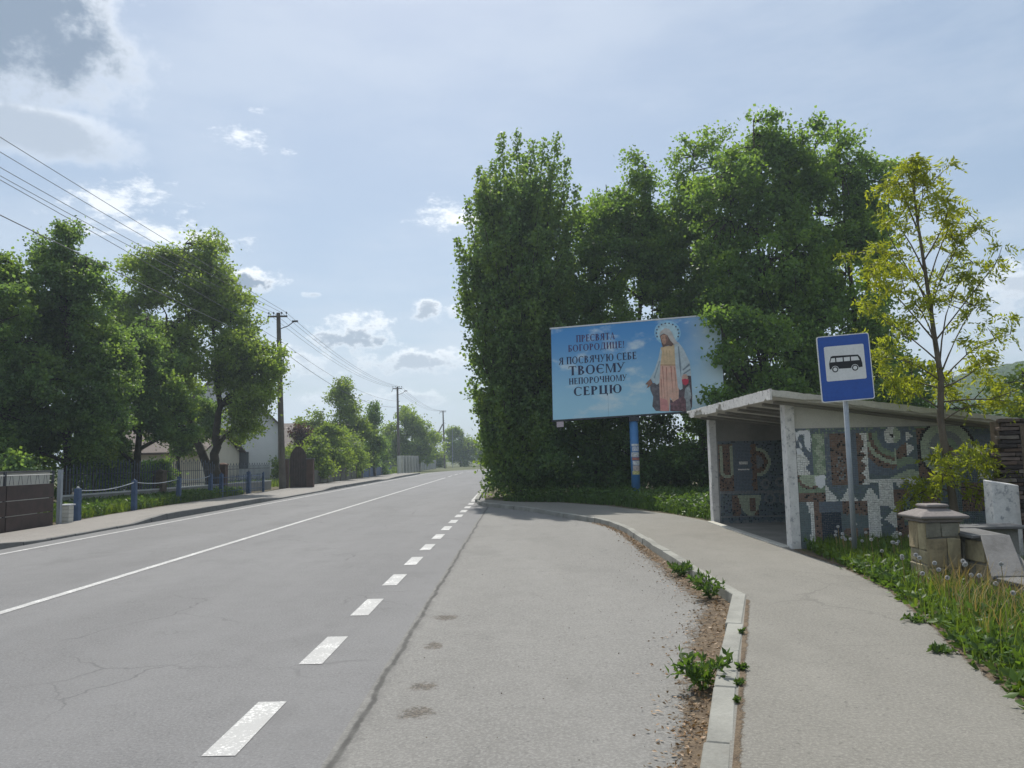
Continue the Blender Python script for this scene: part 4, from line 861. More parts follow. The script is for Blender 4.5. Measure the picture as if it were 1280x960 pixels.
    # houses
    def house(x0, x1, y0, y1, ze, zr, mw, lb, gable=True, zb=-.06):
        r = thing('house', lb, 'house', (x1, y0, zb)); xm = (x0+x1)/2; ym = (y0+y1)/2; q = MB()
        if gable:
            q.prism([(x0, y0, zb), (x1, y0, zb), (x1, y0, ze), (xm, y0, zr), (x0, y0, ze)], (0, y1-y0, 0)); wall = q.build('wall', mw, r)
            for s in (-1, 1):
                xe = x0 if s < 0 else x1; dx = .45*s; sl_ = (zr-ze)/(xm-xe); q = MB()
                q.prism([(xe+dx, y0-.4, ze+sl_*dx+.03), (xm, y0-.4, zr+.03), (xm, y0-.4, zr+.18), (xe+dx, y0-.4, ze+sl_*dx+.16)], (0, y1-y0+.8, 0)); q.build('roof_slope', mTileR, r)
        else:
            q.prism([(x0, y0, zb), (x0, y1, zb), (x0, y1, ze), (x0, ym, zr), (x0, y0, ze)], (x1-x0, 0, 0)); wall = q.build('wall', mw, r)
            for s in (-1, 1):
                ye = y0 if s < 0 else y1; dy = .45*s; sl_ = (zr-ze)/(ym-ye); q = MB()
                q.prism([(x0-.4, ye+dy, ze+sl_*dy+.03), (x0-.4, ym, zr+.03), (x0-.4, ym, zr+.18), (x0-.4, ye+dy, ze+sl_*dy+.16)], (x1-x0+.8, 0, 0)); q.build('roof_slope', mTileR, r)
        return r, wall
    r, w = house(-26, -18.05, 58, 68, 4.55, 8.6, mHouse, 'white rendered gable house behind the spiked railing and utility pole')
    r.rotation_euler[2] = rad(18)
    for x in (-24.2, -20.6):
        q = MB(); q.box((x-.55, 57.96, 1.2), (x+.55, 58.02, 2.6)); f = q.build('window', mWhite, r); q = MB(); q.box((x-.47, 57.945, 1.28), (x+.47, 57.958, 2.52)); q.build('pane', mGlass, f)
    q = MB(); q.tube([(-18.0, 57.9, .1), (-18.0, 57.9, 4.5)], .05, 6); q.build('downpipe', mGalv, r)
    r, w = house(-29, -20.6, 50, 57, 2.5, 3.9, mCream, 'low cream outbuilding behind the dark trunks and railing', False)
    q = MB(); q.box((-24.4, 49.95, .9), (-23.4, 50.02, 2.0)); f = q.build('window', mWhite, r); q = MB(); q.box((-24.3, 49.935, .98), (-23.5, 49.948, 1.92)); q.build('pane', mGlass, f)
    house(-30, -19.5, 88, 98, 3.2, 6.2, mCream, 'distant house with grey roof behind the purple tree', False)
    # fences further along
    def slatfence(y0, y1, n_, h, m, lb, pil, mp):
        r = thing('garden_fence', lb, 'fence', (-15, (y0+y1)/2, 0), 'garden fences beyond the arched gate')
        for k in range(n_+1):
            y = y0+(y1-y0)*k/n_; x = back(y)-.35; q = MB(); q.box((x-pil, y-pil, -.05), (x+pil, y+pil, h+.15)); q.build('post', mp, r)
            if k < n_:
                yb = y0+(y1-y0)*(k+1)/n_; xb = back(yb)-.35; q = MB(); q.hexa([(x, y+pil, .1), (xb, yb-pil, .1), (xb-.04, yb-pil, .1), (x-.04, y+pil, .1), (x, y+pil, h), (xb, yb-pil, h), (xb-.04, yb-pil, h), (x-.04, y+pil, h)]); q.build('panel', m, r)
    slatfence(52, 70, 8, 1.1, M('wire_mesh_fence', (.10, .10, .08), .8), 'low dull mesh fence right after the arched gate', .05, mTimber)
    slatfence(73, 91, 5, 1.0, mBluePost, 'low blue grey panel fence before the second utility pole', .09, mConcDk)
    slatfence(99, 117, 6, 2.1, mSteelDk, 'dark panel fence with pale square pillars past the second pole', .3, mConc)
    slatfence(119, 140, 9, 1.4, mGalv, 'far grey fence with slim pillars near the braced pole', .14, mConc)
leftside()

# ------------------------------------------------------------------ utility poles and wires
def pole(base, top, lb, lamp=True, brace=False, white=0):
    r = thing('utility_pole', lb, 'utility pole', base, 'utility poles along the far pavement'); b, t = np.array(base), np.array(top); L_ = t-b
    q = MB(); q.tube([b-V(0, 0, .1), b+L_*.5, t], [.21, .17, .12], 8, phase=.39); sh = q.build('shaft', mPoleC, r)
    if white: q = MB(); q.tube([b, b+L_*white], [.215, .208], 8, phase=.39); q.build('whitewashed_foot', mPoleW, r)
    q = MB(); c = t-V(0, .15, .25); q.box(tuple(c-V(.6, .05, .05)), tuple(c+V(.6, .05, .05))); ca = q.build('crossarm', mPoleC, r)
    for dx in (-.55, -.25, .25, .55):
        q = MB(); q.tube([c+V(dx, 0, .04), c+V(dx, 0, .2)], .012, 5); q.lathe(tuple(c+V(dx, 0, .16)), [(.03, 0), (.055, .03), (.05, .1), (.02, .13)], 8); q.build('insulator', mCeram, ca)
    q = MB(); q.tube([c+V(-.55, 0, -.05), c+V(-.72, 0, -.45)], .03, 5); q.build('side_insulator', mCeram, ca)
    if lamp:
        q = MB(); q.tube([t-V(-.1, .1, 1.05), t+V(.65, -.1, -.85), t+V(1.0, -.1, -.58)], .028, 6); q.box(tuple(t+V(.9, -.16, -.62)), tuple(t+V(1.25, -.04, -.52))); q.build('lamp_bracket', mSteelDk, r)
    q = MB(); q.tube([t-V(0, .12, 2.45), t-V(-.35, .12, 2.4), t-V(-.5, .12, 2.55)], .03, 6); q.build('cable_hook', mSteelDk, r)
    q = MB(); q.tube([t-V(-.05, .12, 1.9), t-V(-.3, .12, 1.88)], .02, 5); q.build('cable_hook', mSteelDk, r)
    if brace: q = MB(); q.tube([b+V(-4.5, 0, 0), t-V(.1, 0, 2.6)], [.16, .11], 8); q.build('brace_strut', mPoleC, r)
P1, P2, P3 = (-14.74, 47.2, 10.98), (-15.06, 97, 10.95), (-14.2, 148, 11.0)
pole((-14.39, 47.2, .1), P1, 'tall brown concrete utility pole beside the arched brown gate')
pole((-14.92, 97, .05), P2, 'middle utility pole with whitewashed foot', white=.2)
pole((-13.98, 148, 0), P3, 'farthest utility pole with a diagonal brace strut', lamp=False, brace=True)
lp = thing('street_lamp_mast', 'thin pale mast right of the farthest utility pole', 'mast', (-13, 160, 0)); q = MB(); q.tube([(-12.6, 150, 0), (-12.6, 150, 7.4)], [.07, .04], 8); q.build('shaft', mGalv, lp); q = MB(); q.tube([(-12.6, 150, 7.38), (-12.2, 150, 7.6)], .03, 5); q.build('arm', mGalv, lp)
def wire(lb, stations, sag, r=.011):
    q = MB(); P = []
    for (a, b), s in zip(zip(stations[:-1], stations[1:]), sag):
        a = np.array(a); b = np.array(b)
        for k in range(16): t = k/16; P.append(a+(b-a)*t-V(0, 0, 4*s*t*(1-t)))
    P.append(np.array(stations[-1])); q.tube(P, r, 5); tag(q.build('power_line', mWire), lb, 'power line', 'overhead wires along the poles')
for dx, s0, dz, lb in ((.55, .15, .0, 'topmost overhead wire running above the left trees'), (.25, .42, 0, 'second overhead wire from the top, just under the highest'), (-.25, .62, 0, 'third overhead wire from the top at the crossarms'), (-.55, .70, -.05, 'fourth overhead wire at the outer crossarm ends')):
    e = lambda p: (p[0]+dx, p[1]-.15, p[2]-.02+dz)
    wire(lb, [(-14.4+dx*.6, -3, 10.95), e(P1), e(P2), e(P3)], [s0, .9, .9])
wire('lone overhead cable sagging below the crossarm wires', [(-14.3, -3, 9.95), (-14.42, 47.05, 9.1), (-14.75, 96.9, 9.1)], [-.2, .9])
wire('lowest overhead cable reaching the hook on the tall pole', [(-14.2, -3, 9.1), (-14.24, 47.05, 8.43), (-14.55, 96.9, 8.4)], [.1, 1.1], .016)

# ------------------------------------------------------------------ trees
def leaves(c, size, r, asp=.62, up=.0, ax=None, tilt=1.):
    """rhombic folded leaves at the points c; returns vertices and triangles"""
    n = len(c); a = r.normal(0, 1, (n, 3)) if ax is None else ax+r.normal(0, tilt*.6, (n, 3)); a[:, 2] += up
    a /= np.linalg.norm(a, axis=1)[:, None]
    b = np.cross(a, r.normal(0, 1, (n, 3))); b /= (np.linalg.norm(b, axis=1)[:, None]+1e-9); nn = np.cross(a, b)
    s = (size*r.uniform(.7, 1.3, n))[:, None]; w = s*asp*.5
    v = np.stack([c, c+a*s*.45+b*w+nn*s*.10, c+a*s, c+a*s*.45-b*w+nn*s*.10], 1).reshape(-1, 3)
    i = np.arange(n)*4; return v, np.concatenate([np.stack([i, i+1, i+2], 1), np.stack([i, i+2, i+3], 1)])
def limb(mb, p, q, r0, r1, r, bend=.12, n=5, sides=6):
    p = np.array(p, float); q = np.array(q, float); L_ = np.linalg.norm(q-p); o = r.normal(0, bend*L_*.5, 3); P = [p+(q-p)*t+o*math.sin(math.pi*t)+V(0, 0, L_*.06*math.sin(math.pi*t)) for t in np.linspace(0, 1, n)]
    mb.tube(P, list(np.linspace(r0, r1, n)), sides); return P
def tree(name, lb, base, lobes, m, seed, leaf=.13, clumps=26, per=85, crad=.55, trunk=.2, fork=None, mb_=None, group=None, asp=.62, shell=.45, cat='tree', up=0., mains=None, fill=1.):
    """lobes: (dx, dy, z, rx, ry, rz) relative to base; foliage clumps on twigs that grow from a limb into each lobe"""
    r = np.random.default_rng(seed); root = thing(name, lb, cat, base, group); B = np.array(base, float); mb = MB()
    zmin = min(l[2]-l[5] for l in lobes); ztop = max(l[2] for l in lobes)
    stems = [B+V(0, 0, -.1)]; fz = max(.6, zmin*.9+.4) if fork is None else fork
    if mains is None:
        hl = max(lobes, key=lambda l: l[2]); lx, ly = hl[0], hl[1]; mains = [[(0, 0, -.1), (r.normal(0, .06), 0, fz), (lx*.5+r.normal(0, .12), ly*.5, (fz+ztop)*.5), (lx, ly, ztop)]]
    nodes = []
    for mp in mains:
        P0 = [B+np.array(p, float) for p in mp]; Q = []
        for a_, b_ in zip(P0[:-1], P0[1:]): Q += [a_+(b_-a_)*t for t in (0, .25, .5, .75)]
        Q.append(P0[-1]); Q = [p+V(r.normal(0, trunk*.12), r.normal(0, trunk*.12), 0) for p in Q]
        rad_ = [max(.03, trunk*(1-.86*i/(len(Q)-1))) for i in range(len(Q))]; mb.tube(Q, rad_, 10); nodes += [(p, w) for p, w in zip(Q, rad_) if p[2] > B[2]+fz*.8]
    pts = []
    vol = np.array([l[3]*l[4]*l[5] for l in lobes])**(.62); vol = vol/vol.mean()
    for l, vv in zip(lobes, vol):
        c = B+np.array(l[:3]); R_ = np.array(l[3:6])
        st, w0 = min(nodes, key=lambda nw: np.linalg.norm((nw[0]-c)*V(1, 1, .7)+V(0, 0, .45)*np.linalg.norm((nw[0]-c)[:2])))
        P = limb(mb, st, c, min(w0*.75, trunk*.5), trunk*.14, r, .10, 6, 7); top = c+V(0, 0, R_[2]*.75); P2_ = limb(mb, c, top, trunk*.14, .02, r, .05, 4, 5)
        allp = P[2:]+P2_; nc = int(clumps*vv)
        # boughs: a handful of separate foliage masses inside the lobe, clumps on the outside of each
        ns = max(4, int(6*vv**.5)); sd_ = r.normal(0, 1, (ns, 3)); sd_ /= np.linalg.norm(sd_, axis=1)[:, None]; scs = c+sd_*R_*r.uniform(.45, .86, (ns, 1)); srs = r.uniform(.36, .56, ns)*fill
        w_ = r.integers(0, ns, nc); d = r.normal(0, 1, (nc, 3)); d /= np.linalg.norm(d, axis=1)[:, None]; rr = r.uniform(shell, 1.12, nc)**.7
        cc = scs[w_]+d*R_*(rr*srs[w_])[:, None]
        for q in cc:
            if q[2] < B[2]+.15: q[2] = B[2]+.15+r.random()*.4
            s = min(allp, key=lambda z: np.linalg.norm(z-q)); limb(mb, s, q, .035 if trunk > .12 else .018, .008, r, .15, 4, 4)
            k = int(per*r.uniform(.5, 1.3)); cr = crad*.72*r.uniform(.6, 1.35)
            pts.append(q+r.normal(0, 1, (k, 3))*V(cr, cr, cr*.75)*.55); t_ = r.random((k//4, 1)); pts.append(s+(q-s)*(t_*.7+.3)+r.normal(0, .16*crad/.5, (k//4, 3)))
    mb.build('trunk', mb_ or mBark, root, True)
    pts = np.concatenate(pts); pts[:, 2] = np.maximum(pts[:, 2], B[2]+.05)
    v, t = leaves(pts, leaf, r, asp, up); fast('crown', v, t, m, root); return root
mPop = leafmat('poplar_leaf', (0.098, 0.165, 0.062), .35, 2.0, .5); mMap = leafmat('maple_leaf', (0.098, 0.175, 0.052), .35, 2.0, .5); mDark = leafmat('dark_fruit_tree_leaf', (0.088, 0.155, 0.06), .35, 2.0, .5)
mWal = leafmat('walnut_leaf', (0.125, 0.185, 0.05), .35, 2.0, .5, (1.05, 1.1, .7)); mLight = leafmat('spring_leaf', (0.105, 0.165, 0.04), .35, 2.0, .5); mAsh = leafmat('ash_leaf', (0.19, 0.235, 0.03), .3, 1.7, .48, (1.25, 1.15, .8)); mPurp = leafmat('purple_leaf', (.06, .028, .03), .3, 1.5, .3, (1, 1, 1))
mShr = leafmat('shrub_leaf', (0.075, 0.135, 0.052), .35, 2.0, .5); mGrass = leafmat('grass_blade', (.085, .14, .03), .4, 1.7, .4); mHerb = leafmat('herb_leaf', (.06, .115, .028), .4, 1.6, .4); mStraw = leafmat('dry_straw', (.26, .21, .11), .3, 1.2, .3, (1.1, 1, .8))
def poplar():
    r = np.random.default_rng(21); root = thing('poplar_tree', 'dense columnar dark poplar at the road edge, tallest left of the billboard', 'tree', (.15, 31, .1)); B = V(.15, 31, .1); mb = MB()
    mb.tube([B-V(0, 0, .1), B+V(.05, 0, 4), B+V(0, .1, 9), B+V(.1, 0, 13)], [.32, .26, .15, .04], 10); pts = []; axs = []
    for k in range(285):
        a = r.uniform(0, 2*math.pi); h0 = r.uniform(.2, 11.4); rho = math.sqrt(r.random())*2.15 if k > 120 else r.uniform(1.8, 2.25)
        env = float(np.interp(h0, [0, 2, 6, 9.5, 11.5, 12.8], [.58, .82, 1.0, .95, .78, .5])); rho *= env; L_ = r.uniform(.9, 2.1)
        ztop = min(h0+L_+.6, 13.1-.55*max(0, rho-.6)**1.2+r.uniform(-.5, .55)); base = B+V(.05, 0, max(.3, h0-1.2)); kn = B+V(rho*math.cos(a)*.66, rho*math.sin(a)*.66, h0+.2); ro = rho*r.uniform(1.02, 1.2); tip = B+V(ro*math.cos(a)+.1, ro*math.sin(a), max(ztop, h0+.7))
        P = [base, base+(kn-base)*.6+V(0, 0, -.1), kn, kn+(tip-kn)*.5, tip]; mb.tube(P, [.06, .045, .035, .022, .008], 5)
        Lk = np.linalg.norm(tip-kn); nk = int(Lk/.24)+2
        for j in range(nk):
            t = (j+r.uniform(-.2, .2))/(nk-1); c = kn+(tip-kn)*t; w = .40*(1-max(0, t)**2.2)+.08; c = c+r.normal(0, w*.55, 3)*V(1, 1, .4); n_ = int(30*(.45+w*2.0)); pts.append(c+r.normal(0, 1, (n_, 3))*V(1, 1, 1.1)*(.06+w*.28))
        n2 = 26; t2 = r.random(n2)[:, None]; pts.append(base+(kn-base)*t2+r.normal(0, .3, (n2, 3)))
    for dx, dy, zt in ((-2.0, .2, 12.3), (-1.5, -.2, 13.5), (-1.0, .4, 14.0), (-.55, -.3, 14.9), (.1, .2, 15.2), (.7, -.4, 14.5), (1.2, .3, 14.8), (1.75, 0, 14.9), (2.2, .3, 14.0), (2.55, -.2, 12.6), (-2.45, 0, 10.6), (.4, -.9, 13.6), (-.8, -.9, 12.9), (1.5, -.8, 13.3)):
        b0 = B+V(dx*.75, dy, zt-3.6); b1 = B+V(dx, dy, zt); mb.tube([B+V(0, 0, zt-5.5), b0, b1], [.05, .03, .006], 5)
        for t in np.linspace(0, 1, 18): w = .34*(1-t**1.8)+.07; c = b0+(b1-b0)*t+r.normal(0, w*.3, 3)*V(1, 1, .3); n_ = int(70*(.3+w)); pts.append(c+r.normal(0, 1, (n_, 3))*(.06+w*.42))
    # low skirt of suckers round the foot
    n3 = 5000; a = r.uniform(0, 2*math.pi, n3); q = np.sqrt(r.random(n3))*1.6; z = r.uniform(.1, 3.0, n3); pts.append(B+np.stack([q*np.cos(a)+r.normal(0, .1, n3), q*np.sin(a), z], 1))
    mb.build('trunk', mBark, root, True); pts = np.concatenate(pts); pts[:, 2] = np.maximum(pts[:, 2], .12)
    v, t = leaves(pts, .135, r, .85, -.25); fast('crown', v, t, mPop, root)
poplar()
RT = 'tall trees behind the billboard and shelter'
tree('maple_tree', 'broad green tree directly above the left half of the billboard', (4.6, 32.5, .1), [(-1.2, 0, 7.2, 1.6, 1.7, 2.6), (.3, .2, 10.6, 1.6, 1.6, 2.9), (1.3, -.3, 6.2, 1.7, 1.6, 2.8), (-.6, .3, 3.2, 2.2, 1.8, 2.2), (-2.0, .3, 5.6, 1.2, 1.2, 2.2), (-1.9, .2, 8.0, 1.1, 1.2, 1.8), (1.3, 0, 12.4, 1.3, 1.2, 2.2), (-1.7, 0, 9.9, 1.5, 1.4, 2.0), (-.5, 0, 12.0, 1.4, 1.3, 1.8), (2.4, .2, 11.2, 1.2, 1.2, 2.0), (2.2, 0, 9.2, 1.4, 1.3, 2.2)], mMap, 31, .13, 58, 120, .55, .22, group=RT, asp=.8, up=-.2, fill=1.22)
tree('maple_tree', 'tree with pointed top rising over the middle of the billboard', (7.7, 32.5, .1), [(-.6, 0, 8.2, 1.7, 1.7, 2.8), (.3, .2, 12.2, 1.6, 1.5, 3.2), (1.3, .2, 10.6, 1.4, 1.4, 2.4), (-1.2, .2, 10.2, 1.3, 1.4, 2.2), (1.0, -.2, 7.2, 1.6, 1.6, 2.8), (0, 0, 3.2, 2.1, 1.8, 2.4)], mMap, 32, .13, 58, 120, .55, .22, group=RT, asp=.8, up=-.2, fill=1.22)
tree('maple_tree', 'tall tree hanging branches over the right end of the billboard', (9.5, 29, .1), [(-.9, .6, 10.8, 1.5, 1.4, 2.7), (.1, .3, 12.9, 1.3, 1.3, 2.3), (1.2, .4, 12.2, 1.2, 1.2, 2.0), (.9, 0, 9.0, 1.7, 1.6, 2.8), (-1.1, .5, 7.6, 1.4, 1.3, 1.8), (-1.3, -2.6, 5.6, 1.1, .6, .9), (-.6, -2.3, 4.2, 1.1, .8, .8), (-2.45, -2.75, 6.1, .6, .3, .4), (-2.35, -2.75, 5.0, .5, .3, .35), (-2.5, -2.9, 3.55, .6, .3, .2), (.4, 0, 4.6, 2.0, 1.9, 2.7)], mMap, 33, .14, 44, 105, .55, .24, group=RT, asp=.8, up=-.2, fill=1.22)
tree('maple_tree', 'dense tall tree behind the bus shelter roof', (11.8, 30, .1), [(-.6, 0, 12.4, 1.4, 1.4, 2.5), (.5, .2, 12.0, 1.2, 1.3, 2.4), (.6, .3, 9.0, 1.7, 1.6, 2.8), (-.8, -.3, 6.4, 1.9, 1.7, 2.5), (.5, -.3, 3.4, 2.2, 1.9, 2.4)], mMap, 34, .14, 46, 105, .55, .24, group=RT, asp=.8, up=-.2, fill=1.22)
tree('maple_tree', 'highest tree at the right end of the tall row', (13.4, 30, .1), [(-.2, 0, 13.0, 1.2, 1.2, 2.5), (1.0, .2, 11.8, 1.0, 1.2, 1.9), (.7, .2, 10.2, 1.25, 1.4, 2.6), (-.4, -.2, 7.9, 1.6, 1.5, 2.4), (.7, 0, 5.2, 1.4, 1.5, 2.3), (-.6, 0, 3.2, 1.6, 1.6, 2.2)], mMap, 35, .14, 42, 105, .55, .22, group=RT, asp=.8, up=-.2, fill=1.22)
tree('maple_tree', 'slim tree leaning right of the tall row, behind the yellow green sapling', (14.6, 31.5, .1), [(.2, 0, 10.2, .9, 1.0, 2.0), (.4, 0, 7.0, .8, 1.0, 1.8), (-.2, 0, 3.6, 1.2, 1.2, 2.2)], mMap, 36, .14, 34, 95, .5, .18, group=RT, asp=.8, up=-.2, fill=1.22)
SH = 'dark shrubs under the tall trees'
for i, (x, y, h, w, lb) in enumerate(((1.6, 29.6, 4.2, 1.7, 'dark shrub touching the foot of the poplar'), (3.6, 29.4, 3.6, 1.6, 'dark shrub left of the blue billboard pole'), (5.6, 29.2, 3.4, 1.6, 'dark shrub right of the blue billboard pole'), (7.6, 28.4, 3.4, 1.6, 'dark shrub in the gap left of the shelter'), (9.6, 26.5, 3.8, 1.8, 'dark shrub behind the open front of the shelter'), (12.2, 25.5, 3.8, 1.9, 'dark shrub behind the middle of the shelter roof'), (15.0, 26, 3.2, 1.8, 'dark shrub behind the right end of the shelter'))):
    tree('shrub', lb, (x, y, .1), [(0, 0, h*.55, w, w*.8, h*.5), (-.5, -.3, h*.28, w*.9, w*.8, h*.32), (.6, -.3, h*.35, w*.8, w*.7, h*.35)], mShr, 50+i, .12, 46, 95, .45, .07, fork=.5, group=SH, cat='shrub', asp=.8)
tree('bush', 'light green bush beyond the brick stack below the hill', (15.2, 23, .1), [(0, 0, 2.6, 1.5, 1.3, 1.7), (1.3, 0, 2.2, 1.2, 1.2, 1.4)], mLight, 60, .13, 34, 80, .5, .08, cat='bush')
tree('bush', 'dark bush at the right edge behind the brick stack', (11.3, 15.5, .1), [(0, 0, 1.7, 1.3, 1.0, 1.2), (.9, 0, 1.9, 1.2, 1.0, 1.4)], mShr, 61, .12, 34, 80, .45, .06, cat='bush')

def sapling():
    r = np.random.default_rng(77); root = thing('ash_sapling', 'young tree with sparse yellow green leaves in front of the mosaic wall', 'tree', (6.62, 11.8, .1)); B = V(6.62, 11.8, .1); mb = MB()
    T = [(6.2, 11, .0), (6.17, 11, .7), (6.10, 11, 1.6), (6.06, 11, 2.1), (6.11, 11, 2.7), (6.06, 11, 3.3), (6.0, 11, 4.2), (5.93, 11, 5.1), (5.90, 11, 5.95)]
    T = [V(x*1.07, y+.8, z*1.07-.1) for x, y, z in T]; mb.tube(T, [.065, .06, .055, .052, .043, .036, .028, .018, .007], 9); tips = []
    def onT(z):
        for a, b in zip(T[:-1], T[1:]):
            if a[2] <= z <= b[2]: return a+(b-a)*(z-a[2])/(b[2]-a[2])
        return T[-1]
    br = [(1.0, -.55, .15, .95), (1.1, .6, -.2, 1.0), (1.5, .75, -.1, 1.35), (1.3, -.3, -.5, 1.2), (1.6, .35, -.5, 1.5), (2.0, .9, .1, 2.35), (2.2, -.75, -.3, 2.55), (2.3, 1.05, -.2, 2.3), (2.2, .4, .5, 2.6), (2.5, -.5, .4, 2.7), (2.5, .85, .3, 3.1), (2.6, -.95, .1, 3.05), (2.7, .45, -.3, 3.7), (2.6, 1.0, -.1, 3.3), (2.9, -.9, .2, 3.75), (2.8, .7, .2, 4.4), (3.0, -.55, -.4, 3.9), (3.2, .85, -.2, 4.3), (3.2, -.85, .0, 4.25), (3.4, .5, .4, 4.6), (3.5, -.6, .3, 4.7), (3.7, .85, .1, 4.95), (3.8, -.65, -.2, 4.9), (4.0, .55, .2, 5.1), (4.2, -.45, .1, 5.15), (4.4, .4, -.15, 5.3), (4.8, -.2, .1, 5.6), (4.9, .3, .0, 5.65), (5.4, .05, 0, 5.95), (5.3, -.12, 0, 5.85)]
    for z, dx, dy, zt in br:
        z *= 1.05; zt = zt*1.07-.1; s = onT(z); e = V(s[0]+dx*1.07, 11.8+dy*.8, zt); P = limb(mb, s, e, .014, .004, r, .10, 6, 5); tips += [(e, 3), (P[-2], 2), (P[3], 2)]
        for k in range(3):
            q = P[r.integers(2, 6)]; e2 = q+V(r.normal(0, .22), r.normal(0, .22), r.uniform(.05, .3)); limb(mb, q, e2, .008, .004, r, .1, 3, 4); tips.append((e2, 3))
    mb.build('trunk', mBarkL, root, True); C_, A_ = [], []
    for p, n_ in tips:
        for k in range(n_+5):
            d = r.normal(0, 1, 3)*V(1, 1, .6)+V(0, 0, .25); d /= np.linalg.norm(d); side = np.cross(d, r.normal(0, 1, 3)); side /= np.linalg.norm(side); L_ = r.uniform(.14, .26)
            for j in range(5):
                t = .25+.75*j/4; c = p+d*L_*t-V(0, 0, .10*t*t)
                for s in (-1, 1): C_.append(c); A_.append(d*.5+side*s*.9-V(0, 0, .35))
    v, t = leaves(np.array(C_), .082, r, .34, 0, np.array(A_), .35); fast('crown', v, t, mAsh, root)
sapling()

LT = 'trees along the left pavement'
tree('fruit_tree', 'dark upright tree left of the walnut, above the brown fence', (-17.6, 30, .1), [(-.4, 0, 10.2, .7, .8, 1.6), (-.9, 0, 9.0, .9, .9, 1.6), (-.1, .0, 7.6, 1.6, 1.5, 2.0), (.9, 0, 6.4, 1.4, 1.5, 2.0), (-1.7, 0, 6.6, 1.5, 1.5, 2.2), (1.4, 0, 4.2, 1.4, 1.4, 1.8), (-.6, -.4, 4.2, 1.9, 1.6, 1.9), (-2.2, 0, 4.0, 1.5, 1.5, 1.9), (.3, 0, 2.6, 1.6, 1.3, 1.2), (-1.7, 0, 2.2, 1.3, 1.3, 1.2), (.2, .6, 5.6, 1.6, 1.2, 1.8), (-1.2, .5, 7.9, 1.1, 1.0, 1.5), (-2.8, .5, 5.6, 1.3, 1.2, 1.8), (.5, 0, 9.0, .8, .8, 1.2)], mDark, 81, .12, 70, 100, .45, .2, group=LT, asp=.8, fork=1.7)
tree('fruit_tree', 'tree cut by the left picture edge above the brown fence', (-19.6, 27.5, .1), [(.1, 0, 9.4, 1.2, 1.2, 1.4), (.5, 0, 6.8, 1.6, 1.5, 2.2), (.4, 0, 3.8, 2.0, 1.6, 2.2), (.6, 0, 2.0, 1.4, 1.3, 1.2), (1.4, .4, 5.2, 1.2, 1.2, 1.9), (.9, .3, 8.2, .9, 1.0, 1.3)], mDark, 82, .12, 67, 95, .45, .2, group=LT, asp=.8, fork=1.7)
tree('fruit_tree', 'low dark tree with a thick trunk left of the forked walnut', (-16.75, 34, .1), [(-.2, 0, 5.2, 1.7, 1.5, 1.8), (1.1, 0, 4.2, 1.4, 1.3, 1.5), (-1.2, -.2, 3.8, 1.4, 1.3, 1.5), (.2, 0, 7.0, 1.4, 1.3, 1.5), (1.6, 0, 3.0, .9, 1.0, .8), (-1.4, 0, 2.7, 1.0, 1.0, .9)], mDark, 83, .125, 64, 90, .45, .22, group=LT, asp=.8, fork=1.6)
tree('fruit_tree', 'thin young tree between the dark trunks behind the blue posts', (-17.0, 31, .1), [(0, 0, 2.6, .8, .8, 1.0), (.2, 0, 3.8, .7, .7, .8)], mLight, 84, .11, 24, 60, .4, .06, group=LT, fork=1.2)
tree('fruit_tree', 'dark tree behind the forked walnut hiding the gable house', (-20.6, 47, .1), [(0, 0, 3.4, 1.7, 1.4, 1.5), (.8, 0, 5.2, 1.5, 1.4, 1.6), (-.8, 0, 5.4, 1.6, 1.4, 1.6), (1.4, 0, 3.8, 1.0, 1.0, 1.1)], mDark, 86, .15, 40, 80, .5, .16, group=LT, asp=.8, fork=1.4)
for i, (x, y, h, w, lb) in enumerate(((-20.5, 31.5, 3.2, 1.7, 'dark yard shrub above the brown panel fence'), (-18.6, 34.5, 3.0, 1.4, 'dark yard shrub behind the first blue post'), (-19.6, 40, 2.6, 1.5, 'dark yard shrub in front of the cream outbuilding'), (-16.2, 24.5, 2.0, .9, 'leafy shrub behind the short block pillar'))):
    tree('yard_shrub', lb, (x, y, .1), [(0, 0, h*.6, w, w*.8, h*.42), (-.6, 0, h*.35, w*.8, w*.7, h*.3), (.6, 0, h*.35, w*.8, w*.7, h*.3)], mDark, 180+i, .13, 40, 80, .45, .06, fork=.5, group='yard shrubs on the left', cat='shrub', asp=.8)
